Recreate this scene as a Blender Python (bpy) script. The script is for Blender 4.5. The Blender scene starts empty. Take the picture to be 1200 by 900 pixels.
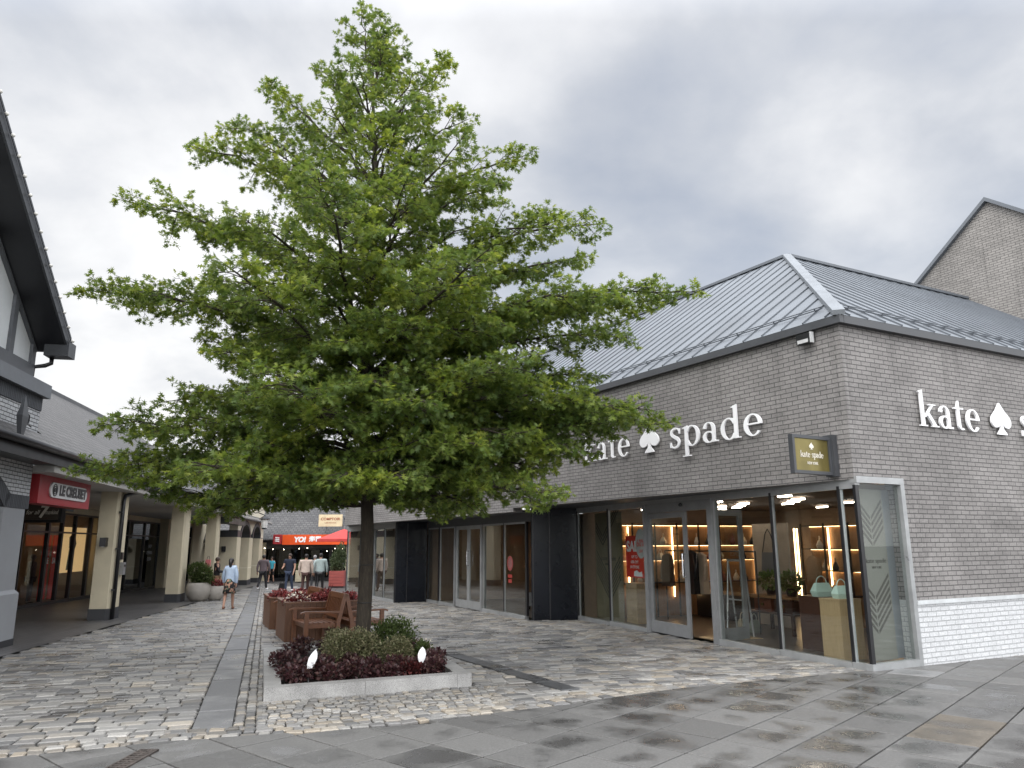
import bpy, bmesh, math, random
import numpy as np
from mathutils import Vector, Matrix, noise as mnoise
R = math.radians
random.seed(7); rng = np.random.default_rng(11)
sc = bpy.context.scene
COL = sc.collection
V2 = lambda *a: np.array(a, float)

# ------------------------------------------------------------------ camera
F_PX, PITCH, ROLL, CAM_H = 879.69, .21, -.0045, 1.8
cam = bpy.data.cameras.new('camera'); co = bpy.data.objects.new('camera', cam); COL.objects.link(co)
cam.sensor_fit = 'HORIZONTAL'; cam.sensor_width = 36; cam.lens = 36*F_PX/1200
cam.clip_start = .05; cam.clip_end = 2000
co.location = (0, 0, CAM_H)
co.matrix_world = Matrix.Translation((0, 0, CAM_H)) @ Matrix.Rotation(math.pi/2+PITCH, 4, 'X') @ Matrix.Rotation(ROLL, 4, 'Z')
sc.camera = co

def gz(y):                       # the street falls gently away from the square
    return -.0155*max(0., y-10.)
def ray(u, v):
    du, dv = u-600, v-450
    c, s = math.cos(-ROLL), math.sin(-ROLL)
    a, b = c*du-s*dv, s*du+c*dv
    x = a/F_PX; zc = -b/F_PX
    d = np.array([x, math.cos(PITCH)-zc*math.sin(PITCH), math.sin(PITCH)+zc*math.cos(PITCH)])
    return d/d[1]
def at(u, v, y):
    d = ray(u, v); return np.array([d[0]*y, y, CAM_H+d[2]*y])

# ------------------------------------------------------------------ materials
MATS = {}
def newmat(name):
    m = bpy.data.materials.new(name); m.use_nodes = True
    nt = m.node_tree; nt.nodes.clear()
    out = nt.nodes.new('ShaderNodeOutputMaterial')
    b = nt.nodes.new('ShaderNodeBsdfPrincipled'); nt.links.new(b.outputs[0], out.inputs[0])
    MATS[name] = m
    return m, nt, b, out
def N(nt, t, **k):
    n = nt.nodes.new(t)
    for a, v in k.items():
        if a in n.inputs: n.inputs[a].default_value = v
        else: setattr(n, a, v)
    return n
def c4(c): return (c[0], c[1], c[2], 1)
def ramp(nt, fac, stops):
    r = nt.nodes.new('ShaderNodeValToRGB'); nt.links.new(fac, r.inputs[0])
    e = r.color_ramp.elements
    while len(e) < len(stops): e.new(.5)
    for k, (p, c) in enumerate(stops):
        e[k].position = p; e[k].color = c4(c) if len(c) == 3 else c
    return r
def coords(nt, which='Object', scale=(1, 1, 1), rot=(0, 0, 0)):
    t = nt.nodes.new('ShaderNodeTexCoord'); m = nt.nodes.new('ShaderNodeMapping')
    m.inputs['Scale'].default_value = scale; m.inputs['Rotation'].default_value = rot
    nt.links.new(t.outputs[which], m.inputs[0]); return m.outputs[0]
def paint(name, col, rough=.5, metal=0., var=.12, scale=3., bump=0., bscale=60., spec=.5, coat=0.):
    """plain surface with uneven tone and a little relief"""
    if name in MATS: return MATS[name]
    m, nt, b, out = newmat(name)
    v = coords(nt)
    n = N(nt, 'ShaderNodeTexNoise', Scale=scale, Detail=6., Roughness=.65); nt.links.new(v, n.inputs['Vector'])
    lo = [max(0, c*(1-var*1.6)) for c in col]; hi = [min(1, c*(1+var)) for c in col]
    r = ramp(nt, n.outputs[0], [(.3, lo), (.7, hi)])
    nt.links.new(r.outputs[0], b.inputs['Base Color'])
    rr = ramp(nt, n.outputs[0], [(.25, (max(.03, rough*.75),)*3), (.75, (min(1, rough*1.2),)*3)])
    nt.links.new(rr.outputs[0], b.inputs['Roughness'])
    b.inputs['Metallic'].default_value = metal; b.inputs['Specular IOR Level'].default_value = spec
    b.inputs['Coat Weight'].default_value = coat
    if bump:
        n2 = N(nt, 'ShaderNodeTexNoise', Scale=bscale, Detail=4.); nt.links.new(v, n2.inputs['Vector'])
        bp = N(nt, 'ShaderNodeBump', Strength=bump, Distance=.01); nt.links.new(n2.outputs[0], bp.inputs['Height'])
        nt.links.new(bp.outputs[0], b.inputs['Normal'])
    return m
def brick(name, c1, c2, mortar, bw=.225, rh=.075, ms=.010, rough=.8, bump=.6, stain=.25, streak=.12):
    m, nt, b, out = newmat(name)
    t = nt.nodes.new('ShaderNodeTexCoord')
    bt = nt.nodes.new('ShaderNodeTexBrick')
    # wobble the lookup a little so that the joints are not ruler straight
    nw = N(nt, 'ShaderNodeTexNoise', Scale=3.); nt.links.new(t.outputs['UV'], nw.inputs['Vector'])
    ad = N(nt, 'ShaderNodeVectorMath', operation='MULTIPLY_ADD'); ad.inputs[1].default_value = (.012, .012, 0)
    nt.links.new(nw.outputs['Color'], ad.inputs[0]); nt.links.new(t.outputs['UV'], ad.inputs[2])
    nt.links.new(ad.outputs[0], bt.inputs['Vector'])
    bt.inputs['Color1'].default_value = c4(c1); bt.inputs['Color2'].default_value = c4(c2); bt.inputs['Mortar'].default_value = c4(mortar)
    bt.inputs['Scale'].default_value = 1; bt.inputs['Brick Width'].default_value = bw; bt.inputs['Row Height'].default_value = rh
    bt.inputs['Mortar Size'].default_value = ms; bt.inputs['Mortar Smooth'].default_value = .3; bt.inputs['Bias'].default_value = -.15
    # weather: broad stains and fine grain
    n1 = N(nt, 'ShaderNodeTexNoise', Scale=.55, Detail=8., Roughness=.7); nt.links.new(t.outputs['UV'], n1.inputs['Vector'])
    r1 = ramp(nt, n1.outputs[0], [(.32, (1-stain,)*3), (.68, (1+stain*.45,)*3)])
    n2 = N(nt, 'ShaderNodeTexNoise', Scale=38., Detail=5.); nt.links.new(t.outputs['UV'], n2.inputs['Vector'])
    r2 = ramp(nt, n2.outputs[0], [(.3, (.82,)*3), (.7, (1.14,)*3)])
    m1 = N(nt, 'ShaderNodeMix', data_type='RGBA', blend_type='MULTIPLY'); m1.inputs[0].default_value = 1
    m2 = N(nt, 'ShaderNodeMix', data_type='RGBA', blend_type='MULTIPLY'); m2.inputs[0].default_value = 1
    nt.links.new(bt.outputs['Color'], m1.inputs[6]); nt.links.new(r1.outputs[0], m1.inputs[7])
    nt.links.new(m1.outputs[2], m2.inputs[6]); nt.links.new(r2.outputs[0], m2.inputs[7])
    # damp and soot: patches drawn out along the courses and runs drawn out downwards
    ms_ = m2.outputs[2]
    for sc_, lo_, hi_, loc_ in (((.35, 1.5, 1), .55, .70, 0.), ((3.2, .16, 1), .56, .74, 5.)):
        mp_ = nt.nodes.new('ShaderNodeMapping'); mp_.inputs['Scale'].default_value = sc_; mp_.inputs['Location'].default_value = (loc_, loc_, 0); nt.links.new(t.outputs['UV'], mp_.inputs[0])
        n3 = N(nt, 'ShaderNodeTexNoise', Scale=1., Detail=7., Roughness=.62); nt.links.new(mp_.outputs[0], n3.inputs['Vector'])
        r3 = ramp(nt, n3.outputs[0], [(lo_, (1., 1., 1.)), (hi_, (1-streak,)*3)])
        m3 = N(nt, 'ShaderNodeMix', data_type='RGBA', blend_type='MULTIPLY'); m3.inputs[0].default_value = 1; nt.links.new(ms_, m3.inputs[6]); nt.links.new(r3.outputs[0], m3.inputs[7]); ms_ = m3.outputs[2]
    nt.links.new(ms_, b.inputs['Base Color'])
    b.inputs['Roughness'].default_value = rough
    bp = N(nt, 'ShaderNodeBump', Strength=bump, Distance=.012); bp.invert = True
    ma = N(nt, 'ShaderNodeMath', operation='MULTIPLY_ADD'); ma.inputs[1].default_value = -.25
    nt.links.new(n2.outputs[0], ma.inputs[0]); nt.links.new(bt.outputs['Fac'], ma.inputs[2])
    nt.links.new(ma.outputs[0], bp.inputs['Height']); nt.links.new(bp.outputs[0], b.inputs['Normal'])
    return m
def emit(name, col, s):
    m, nt, b, out = newmat(name)
    b.inputs['Base Color'].default_value = c4(col); b.inputs['Emission Color'].default_value = c4(col); b.inputs['Emission Strength'].default_value = s
    return m
def glass(name, tint=(.8, .84, .84), rough=0., refl=1.):
    m = bpy.data.materials.new(name); m.use_nodes = True; nt = m.node_tree; nt.nodes.clear(); MATS[name] = m
    out = nt.nodes.new('ShaderNodeOutputMaterial')
    tr = nt.nodes.new('ShaderNodeBsdfTransparent'); tr.inputs[0].default_value = c4(tint)
    gl = nt.nodes.new('ShaderNodeBsdfGlossy'); gl.inputs['Roughness'].default_value = rough; gl.inputs[0].default_value = (.95, .97, .97, 1)
    lw = N(nt, 'ShaderNodeLayerWeight', Blend=.5)
    pw = N(nt, 'ShaderNodeMath', operation='POWER'); pw.inputs[1].default_value = 5.; nt.links.new(lw.outputs['Facing'], pw.inputs[0])
    fr = N(nt, 'ShaderNodeMath', operation='MULTIPLY_ADD'); fr.inputs[1].default_value = .92; fr.inputs[2].default_value = .045; nt.links.new(pw.outputs[0], fr.inputs[0])
    v = coords(nt, scale=(.6, .6, .6)); n = N(nt, 'ShaderNodeTexNoise', Scale=1.2, Detail=1.); nt.links.new(v, n.inputs['Vector'])
    bp = N(nt, 'ShaderNodeBump', Strength=.03, Distance=.02); nt.links.new(n.outputs[0], bp.inputs['Height'])
    nt.links.new(bp.outputs[0], gl.inputs['Normal']); 
    mu = N(nt, 'ShaderNodeMath', operation='MULTIPLY'); mu.inputs[1].default_value = refl
    nt.links.new(fr.outputs[0], mu.inputs[0])
    mx = nt.nodes.new('ShaderNodeMixShader'); nt.links.new(mu.outputs[0], mx.inputs[0])
    nt.links.new(tr.outputs[0], mx.inputs[1]); nt.links.new(gl.outputs[0], mx.inputs[2]); nt.links.new(mx.outputs[0], out.inputs[0])
    return m
def wood(name, c1, c2, rough=.45, scale=(1, 12, 12)):
    m, nt, b, out = newmat(name)
    v = coords(nt, scale=scale)
    n = N(nt, 'ShaderNodeTexNoise', Scale=3., Detail=8., Roughness=.6, Distortion=.6); nt.links.new(v, n.inputs['Vector'])
    r = ramp(nt, n.outputs[0], [(.28, c1), (.72, c2)]); nt.links.new(r.outputs[0], b.inputs['Base Color'])
    b.inputs['Roughness'].default_value = rough
    bp = N(nt, 'ShaderNodeBump', Strength=.15, Distance=.004); nt.links.new(n.outputs[0], bp.inputs['Height']); nt.links.new(bp.outputs[0], b.inputs['Normal'])
    return m
def leafmat(name, cols, trans=.35, rough=.5, clump=0.):
    """leaf surface: a hue of its own per leaf, light passing through"""
    m, nt, b, out = newmat(name)
    g = nt.nodes.new('ShaderNodeNewGeometry')
    r = ramp(nt, g.outputs['Random Per Island'], [(k/(len(cols)-1), c) for k, c in enumerate(cols)])
    if clump:                                                # younger, yellower shoots here and there through the crown
        n = N(nt, 'ShaderNodeTexNoise', Scale=clump, Detail=3., Roughness=.6); nt.links.new(coords(nt), n.inputs['Vector'])
        cr_ = ramp(nt, n.outputs[0], [(.34, (.66, .72, .80)), (.5, (1., 1., 1.)), (.66, (1.42, 1.32, 1.05))])
        mm = N(nt, 'ShaderNodeMix', data_type='RGBA', blend_type='MULTIPLY'); mm.inputs[0].default_value = 1; nt.links.new(r.outputs[0], mm.inputs[6]); nt.links.new(cr_.outputs[0], mm.inputs[7])
        class _o: outputs = [mm.outputs[2]]
        r = _o
    nt.links.new(r.outputs[0], b.inputs['Base Color']); b.inputs['Roughness'].default_value = rough
    b.inputs['Specular IOR Level'].default_value = .35
    tl = nt.nodes.new('ShaderNodeBsdfTranslucent')
    hs = N(nt, 'ShaderNodeHueSaturation', Hue=.485, Saturation=1.1, Value=1.35); nt.links.new(r.outputs[0], hs.inputs['Color'])
    nt.links.new(hs.outputs[0], tl.inputs[0])
    mx = nt.nodes.new('ShaderNodeMixShader'); mx.inputs[0].default_value = trans
    nt.links.new(b.outputs[0], mx.inputs[1]); nt.links.new(tl.outputs[0], mx.inputs[2]); nt.links.new(mx.outputs[0], out.inputs[0])
    return m

# ------------------------------------------------------------------ mesh building
class Frame:
    """local axes on the ground: a along, b across, z up"""
    def __init__(s, o, a, b=None):
        s.o = np.array(o, float)[:2]; s.a = np.array(a, float)/np.linalg.norm(a)
        s.b = np.array(b, float)/np.linalg.norm(b) if b is not None else V2(s.a[1], -s.a[0])
    def __call__(s, a, b, z=0.): p = s.o+a*s.a+b*s.b; return (p[0], p[1], z)
    def xy(s, a, b): return s.o+a*s.a+b*s.b
W0 = Frame((0, 0), (1, 0), (0, 1))
class MB:
    def __init__(s): s.v = []; s.f = []; s.uv = []; s.mi = []; s.m = 0
    def poly(s, pts, uv=None):
        k = len(s.v); s.v += [tuple(map(float, p)) for p in pts]; s.f.append(tuple(range(k, k+len(pts))))
        s.uv += (uv if uv is not None else [(p[0], p[1]) for p in pts]); s.mi.append(s.m); return s
    def prism(s, pts2, fr, z0, z1):
        """vertical prism over a plan polygon given in the frame"""
        n = len(pts2); lo = [fr(a, b, z0) for a, b in pts2]; hi = [fr(a, b, z1) for a, b in pts2]
        s.poly(hi, list(pts2)); s.poly(lo[::-1], list(pts2)[::-1])
        acc = 0
        for k in range(n):
            j = (k+1) % n; L = math.hypot(pts2[j][0]-pts2[k][0], pts2[j][1]-pts2[k][1])
            if abs(pts2[j][0]-pts2[k][0]) >= abs(pts2[j][1]-pts2[k][1]): u0, u1 = pts2[k][0], pts2[j][0]
            else: u0, u1 = pts2[k][1]+.11, pts2[j][1]+.11
            s.poly([lo[k], lo[j], hi[j], hi[k]], [(u0, z0), (u1, z0), (u1, z1), (u0, z1)])
        return s
    def box(s, fr, a0, a1, b0, b1, z0, z1):
        return s.prism([(a0, b0), (a1, b0), (a1, b1), (a0, b1)], fr, z0, z1)
    def vprism(s, pts, fr, b0, b1):
        """upright slab: outline (a, z) in the frame, thickness from b0 to b1"""
        n = len(pts); f0 = [fr(a, b0, z) for a, z in pts]; f1 = [fr(a, b1, z) for a, z in pts]
        s.poly(f0, list(pts)); s.poly(f1[::-1], list(pts)[::-1])
        for k in range(n):
            j = (k+1) % n
            if abs(pts[j][1]-pts[k][1]) > abs(pts[j][0]-pts[k][0]): uv = [(b0+.11, pts[k][1]), (b0+.11, pts[j][1]), (b1+.11, pts[j][1]), (b1+.11, pts[k][1])]
            else: uv = [(pts[k][0], b0), (pts[j][0], b0), (pts[j][0], b1), (pts[k][0], b1)]
            s.poly([f0[k], f0[j], f1[j], f1[k]], uv)
        return s
    def hexa(s, c8):
        """eight corners: bottom ring then top ring"""
        c = c8
        for q in ((0, 3, 2, 1), (4, 5, 6, 7), (0, 1, 5, 4), (1, 2, 6, 5), (2, 3, 7, 6), (3, 0, 4, 7)):
            p = [np.array(c[i], float) for i in q]
            w = np.linalg.norm(p[1]-p[0]); h = np.linalg.norm(p[3]-p[0])
            s.poly(p, [(0, 0), (w, 0), (w, h), (0, h)])
        return s
    def bar(s, p, q, w, h, up=(0, 0, 1)):
        p = np.array(p, float); q = np.array(q, float); d = q-p; d /= np.linalg.norm(d)
        up = np.array(up, float); x = np.cross(d, up)
        if np.linalg.norm(x) < 1e-5: x = np.cross(d, (0, 1, 0))
        x /= np.linalg.norm(x); y = np.cross(x, d)
        x *= w/2; y *= h/2
        return s.hexa([p-x-y, p+x-y, q+x-y, q-x-y, p-x+y, p+x+y, q+x+y, q-x+y])
    def tube(s, pts, r, n=8, cap=True):
        pts = [np.array(p, float) for p in pts]
        rs = r if hasattr(r, '__len__') else [r]*len(pts)
        k0 = len(s.v); ref = None
        for i, p in enumerate(pts):
            t = pts[min(i+1, len(pts)-1)]-pts[max(i-1, 0)]; t /= (np.linalg.norm(t)+1e-9)
            if ref is None:
                ref = np.cross(t, (0, 0, 1)) if abs(t[2]) < .9 else np.cross(t, (0, 1, 0))
            x = ref-t*(ref@t); x /= (np.linalg.norm(x)+1e-9); ref = x; y = np.cross(t, x)
            for j in range(n):
                an = 2*math.pi*j/n; s.v.append(tuple(p+rs[i]*(x*math.cos(an)+y*math.sin(an))))
        for i in range(len(pts)-1):
            for j in range(n):
                a = k0+i*n+j; b = k0+i*n+(j+1) % n
                s.f.append((a, b, b+n, a+n)); s.mi.append(s.m); s.uv += [(j/n, i), ((j+1)/n, i), ((j+1)/n, i+1), (j/n, i+1)]
        if cap:
            s.f.append(tuple(range(k0, k0+n))[::-1]); s.mi.append(s.m); s.uv += [(0, 0)]*n
            e = k0+(len(pts)-1)*n; s.f.append(tuple(range(e, e+n))); s.mi.append(s.m); s.uv += [(0, 0)]*n
        return s
    def lathe(s, prof, c=(0, 0, 0), n=32):
        k0 = len(s.v)
        for r, z in prof:
            for j in range(n):
                an = 2*math.pi*j/n; s.v.append((c[0]+r*math.cos(an), c[1]+r*math.sin(an), c[2]+z))
        for i in range(len(prof)-1):
            for j in range(n):
                a = k0+i*n+j; b = k0+i*n+(j+1) % n
                s.f.append((a, b, b+n, a+n)); s.mi.append(s.m); s.uv += [(j/n, i), ((j+1)/n, i), ((j+1)/n, i+1), (j/n, i+1)]
        for e, rev in ((k0, True), (k0+(len(prof)-1)*n, False)):
            q = tuple(range(e, e+n)); s.f.append(q[::-1] if rev else q); s.mi.append(s.m); s.uv += [(0, 0)]*n
        return s
    def ball(s, c, r, n=12):
        rr = r if hasattr(r, '__len__') else (r, r, r)
        k0 = len(s.v); m = n//2
        for i in range(1, m):
            th = math.pi*i/m
            for j in range(n):
                ph = 2*math.pi*j/n
                s.v.append((c[0]+rr[0]*math.sin(th)*math.cos(ph), c[1]+rr[1]*math.sin(th)*math.sin(ph), c[2]+rr[2]*math.cos(th)))
        for i in range(m-2):
            for j in range(n):
                a = k0+i*n+j; b = k0+i*n+(j+1) % n
                s.f.append((a, a+n, b+n, b)); s.mi.append(s.m); s.uv += [(0, 0)]*4
        q = tuple(range(k0, k0+n)); s.f.append(q); s.mi.append(s.m); s.uv += [(0, 0)]*n
        e = k0+(m-2)*n; s.f.append(tuple(range(e, e+n))[::-1]); s.mi.append(s.m); s.uv += [(0, 0)]*n
        return s
def wloc(o):
    p = Vector((0, 0, 0))
    while o is not None: p = p+o.location; o = o.parent
    return p
def build(mb, name, mat, parent=None, smooth=False, bevel=0., loc=None):
    """link a builder's content as ONE mesh object; coordinates in the builder are world (unrotated)"""
    off = wloc(parent) if parent is not None else Vector((0, 0, 0))
    if loc is not None: off = off+(Vector(loc)-off)
    me = bpy.data.meshes.new(name)
    o3 = (off.x, off.y, off.z)
    me.from_pydata([(x-o3[0], y-o3[1], z-o3[2]) for x, y, z in mb.v], [], mb.f)
    for m in (mat if isinstance(mat, (list, tuple)) else [mat]): me.materials.append(m)
    me.polygons.foreach_set('material_index', mb.mi)
    ul = me.uv_layers.new(name='UVMap')
    ul.data.foreach_set('uv', np.array(mb.uv, dtype=np.float32).ravel())
    if smooth: me.polygons.foreach_set('use_smooth', [True]*len(me.polygons))
    me.update()
    o = bpy.data.objects.new(name, me); COL.objects.link(o)
    if parent is not None: o.parent = parent
    if loc is not None: o.location = Vector(loc)-(wloc(parent) if parent is not None else Vector((0, 0, 0)))
    if bevel:
        b = o.modifiers.new('bevel', 'BEVEL'); b.width = bevel; b.segments = 2; b.limit_method = 'ANGLE'
    return o
def tag(o, label=None, cat=None, group=None, kind=None):
    if label: o['label'] = label
    if cat: o['category'] = cat
    if group: o['group'] = group
    if kind: o['kind'] = kind
    return o
def thing(name, label, cat, loc=(0, 0, 0), rz=0., group=None):
    o = bpy.data.objects.new(name, None); COL.objects.link(o); o.empty_display_size = .2
    o.location = loc; o.rotation_euler = (0, 0, rz)
    return tag(o, label, cat, group)
def copy_tree(o, parent=None):
    c = o.copy(); COL.objects.link(c); c.parent = parent
    for ch in list(o.children): copy_tree(ch, c)
    return c
def text_mb(s, size, fr3, depth=.012, bold=0., width=None, align='CENTER', shear=0.):
    """lettering as solid mesh; fr3(x, y, d) maps text plane to world"""
    cu = bpy.data.curves.new('lettering', 'FONT'); cu.body = s; cu.size = size; cu.align_x = align; cu.align_y = 'CENTER'
    cu.extrude = depth/2; cu.offset = bold; cu.shear = shear; cu.resolution_u = 4
    ob = bpy.data.objects.new('lettering', cu); COL.objects.link(ob)
    dg = bpy.context.evaluated_depsgraph_get(); me = bpy.data.meshes.new_from_object(ob.evaluated_get(dg))
    vs = np.array([v.co[:] for v in me.vertices]); mb = MB()
    k = 1.
    if len(vs):
        w = vs[:, 0].max()-vs[:, 0].min()
        if width: k = width/w
        pts = [fr3(x*k, y, z) for x, y, z in vs]
        mb.v = [tuple(map(float, p)) for p in pts]
        for p in me.polygons: mb.f.append(tuple(p.vertices)); mb.mi.append(0); mb.uv += [(0, 0)]*len(p.vertices)
    bpy.data.objects.remove(ob); bpy.data.curves.remove(cu); bpy.data.meshes.remove(me)
    return mb

# palette -------------------------------------------------------------------------------
M_brick = brick('grey_brick', (.265, .252, .243), (.22, .208, .201), (.085, .082, .08), stain=.3, ms=.008, streak=.38)
M_gbrick = brick('gable_brick', (.285, .268, .25), (.225, .212, .198), (.09, .085, .08), stain=.25, ms=.008, streak=.3)
M_wbrick = brick('white_painted_brick', (.62, .63, .64), (.56, .57, .58), (.40, .41, .42), rough=.6, bump=.9, stain=.08, ms=.008)
M_tbrick = brick('tower_brick', (.54, .55, .56), (.46, .47, .48), (.10, .10, .105), stain=.12)
M_solid = brick('soldier_brick', (.085, .09, .10), (.06, .065, .075), (.028, .03, .033), bw=.075, rh=3., ms=.010, stain=.1)
M_slate = brick('roof_slate', (.092, .088, .087), (.05, .048, .05), (.016, .016, .017), bw=.32, rh=.21, ms=.028, rough=.42, stain=.35, bump=1.)
M_deck = brick('arcade_paving', (.125, .12, .118), (.095, .092, .091), (.03, .03, .03), bw=.6, rh=.15, ms=.006, rough=.42, bump=.25, stain=.3)
M_zinc = paint('zinc', (.175, .193, .215), rough=.55, metal=.0, var=.14, scale=.8)
M_zinclt = paint('zinc_trim', (.24, .26, .28), rough=.4, metal=.3)
M_seam = paint('zinc_seam', (.115, .127, .143), rough=.55, metal=.0)  # darker than the roof sheet: the seams' shadow lines put into the colour
M_dgrey = paint('dark_grey_metal', (.055, .058, .064), rough=.45)
M_mgrey = paint('mid_grey_frame', (.23, .235, .24), rough=.4)
M_lgrey = paint('aluminium_frame', (.36, .37, .375), rough=.35, metal=.3)
M_black = paint('black_frame', (.012, .012, .014), rough=.35)
M_sill = paint('concrete_sill', (.30, .295, .285), rough=.7, bump=.3)
M_white = paint('white_letter', (.86, .86, .87), rough=.45, var=.03)
M_navy = paint('navy_gloss_panel', (.005, .0065, .011), rough=.22, var=.2, scale=1.5, spec=.25)
M_cream = paint('cream_render', (.58, .515, .375), rough=.8, var=.08, bump=.25, scale=1.2)
M_creamlt = paint('pale_cream_render', (.70, .65, .52), rough=.8, var=.06, bump=.25, scale=1.2)
M_render = paint('white_panel_render', (.60, .62, .63), rough=.8, var=.06, bump=.2, scale=1.)
M_timber = paint('grey_painted_timber', (.105, .11, .12), rough=.55, var=.15, scale=5, bump=.3)
M_pier = paint('grey_render', (.29, .30, .315), rough=.8, var=.07, bump=.25, scale=1.2)
M_base = paint('black_base', (.035, .036, .04), rough=.6)
M_gran = None
M_glass = glass('shop_glass', tint=(.91, .93, .92))
M_glassa = glass('arcade_glass', tint=(.93, .94, .93), refl=.3)
M_glassd = glass('dark_glass', tint=(.45, .48, .52))
M_wfloor = wood('shop_floor', (.05, .04, .034), (.09, .07, .058), rough=.3, scale=(1, 8, 1))
M_warm = wood('warm_shelf_wood', (.26, .135, .06), (.36, .20, .095), rough=.5, scale=(8, 8, 1))
M_ply = wood('pale_plinth_wood', (.34, .24, .13), (.44, .32, .18), rough=.5, scale=(14, 14, 1.2))
M_dwood = wood('dark_chest_wood', (.035, .014, .009), (.075, .03, .018), rough=.3)
M_wall_in = paint('shop_wall', (.30, .22, .165), rough=.7, var=.1)
M_ceil_in = paint('shop_ceiling', (.13, .095, .078), rough=.8, var=.1)
M_led = emit('warm_led', (1., .66, .33), 9.)
M_strip = emit('ceiling_strip', (1., .86, .7), 30.)
M_spot = emit('downlight', (1., .86, .66), 22.)
M_bulb = paint('bulb_glass', (.75, .73, .68), rough=.15, var=.02)
M_red = paint('sign_red', (.36, .028, .035), rough=.45, var=.06)
M_orange = paint('sign_orange', (.72, .085, .012), rough=.45, var=.05)
M_brown = paint('sign_brown', (.06, .047, .036), rough=.4)
M_brass = paint('brass_plate', (.20, .165, .055), rough=.22, metal=.55, var=.15)
M_ivory = paint('ivory_letter', (.78, .74, .66), rough=.5, var=.03)
M_teak = wood('bench_teak', (.095, .036, .016), (.18, .070, .030), rough=.35, scale=(6, 6, 14))
M_teakg = wood('planter_wood', (.085, .036, .018), (.155, .072, .036), rough=.5, scale=(9, 9, 1.5))
M_stonepot = paint('pale_stone_pot', (.40, .37, .33), rough=.75, bump=.3)
M_soil = paint('dark_soil', (.018, .013, .010), rough=.95, bump=1., bscale=30)
M_bark = None
M_redbox = paint('red_planter_boards', (.33, .075, .065), rough=.55)
M_canvas = paint('red_canvas', (.52, .05, .045), rough=.75, bump=.15)
M_sale = paint('sale_red', (.70, .035, .018), rough=.5, var=.03)
M_mint = paint('mint_leather', (.55, .72, .64), rough=.4, var=.05)
M_beige = paint('beige_leather', (.62, .50, .36), rough=.5)
M_olive = paint('olive_banner', (.20, .175, .11), rough=.75, var=.05)
M_palm = paint('pale_banner', (.175, .172, .15), rough=.7, var=.04)
M_palmd = paint('palm_print', (.055, .05, .04), rough=.7)
M_bluew = paint('pale_blue_grey', (.15, .165, .18), rough=.6, var=.04)

def barkmat():
    m, nt, b, out = newmat('oak_bark')
    v = coords(nt, scale=(9, 9, 1.6))
    n = N(nt, 'ShaderNodeTexNoise', Scale=5., Detail=9., Roughness=.7); nt.links.new(v, n.inputs['Vector'])
    r = ramp(nt, n.outputs[0], [(.3, (.014, .010, .007)), (.55, (.040, .031, .021)), (.75, (.07, .058, .038))]); nt.links.new(r.outputs[0], b.inputs['Base Color'])
    b.inputs['Roughness'].default_value = .85
    bp = N(nt, 'ShaderNodeBump', Strength=.9, Distance=.02); nt.links.new(n.outputs[0], bp.inputs['Height']); nt.links.new(bp.outputs[0], b.inputs['Normal'])
    return m
M_bark = barkmat()
def granmat():
    m, nt, b, out = newmat('granite_kerb')
    v = coords(nt)
    n = N(nt, 'ShaderNodeTexNoise', Scale=160., Detail=3.); nt.links.new(v, n.inputs['Vector'])
    r = ramp(nt, n.outputs[0], [(.32, (.16, .16, .155)), (.5, (.36, .355, .345)), (.68, (.52, .51, .5))])
    n2 = N(nt, 'ShaderNodeTexNoise', Scale=2.2, Detail=6.); nt.links.new(v, n2.inputs['Vector'])
    r2 = ramp(nt, n2.outputs[0], [(.35, (.62,)*3), (.65, (1.,)*3)])
    mx = N(nt, 'ShaderNodeMix', data_type='RGBA', blend_type='MULTIPLY'); mx.inputs[0].default_value = 1
    nt.links.new(r.outputs[0], mx.inputs[6]); nt.links.new(r2.outputs[0], mx.inputs[7]); nt.links.new(mx.outputs[2], b.inputs['Base Color'])
    b.inputs['Roughness'].default_value = .55
    return m
M_gran = granmat()

# ------------------------------------------------------------------ foliage helpers
def leaf_cloud(name, parent, centers, radii, n, size, mat, shell=.55, flat=.0, zmin=-9):
    """many small pointed leaves through an uneven volume made of several lobes"""
    off = wloc(parent) if parent is not None else Vector((0, 0, 0))
    c = np.array(centers, float); r = np.array(radii, float); w = (r[:, 0]*r[:, 1]*r[:, 2])**.67; k = rng.choice(len(c), n, p=w/w.sum())
    d = rng.normal(size=(n, 3)); d /= np.linalg.norm(d, axis=1)[:, None]
    rad = (shell+(1-shell)*rng.random(n))**.6*rng.uniform(.86, 1.1, n)
    p = c[k]+d*r[k]*rad[:, None]; keep = p[:, 2] > zmin; p = p[keep]; d = d[keep]; n = len(p)
    ax = d+rng.normal(0, .6, (n, 3)); ax[:, 2] += .2; ax /= np.linalg.norm(ax, axis=1)[:, None]
    up = rng.normal(0, .5, (n, 3)); up[:, 2] += 1; x = np.cross(ax, up); x /= np.linalg.norm(x, axis=1)[:, None]
    s = size*rng.uniform(.7, 1.3, n)[:, None]; nn = np.cross(x, ax)
    v = np.stack([p, p+ax*s*.5+x*s*.32+nn*s*.06, p+ax*s, p+ax*s*.5-x*s*.32+nn*s*.06], 1).reshape(-1, 3)-np.array(off)
    me = bpy.data.meshes.new(name); i = np.arange(n)*4
    me.from_pydata(v.tolist(), [], np.stack([i, i+1, i+2, i+3], 1).tolist()); me.materials.append(mat); me.update()
    o = bpy.data.objects.new(name, me); COL.objects.link(o)
    if parent is not None: o.parent = parent
    return o
M_fern = leafmat('fern_leaf', [(.06, .11, .03), (.12, .19, .06), (.20, .26, .10)], trans=.3)
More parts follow.
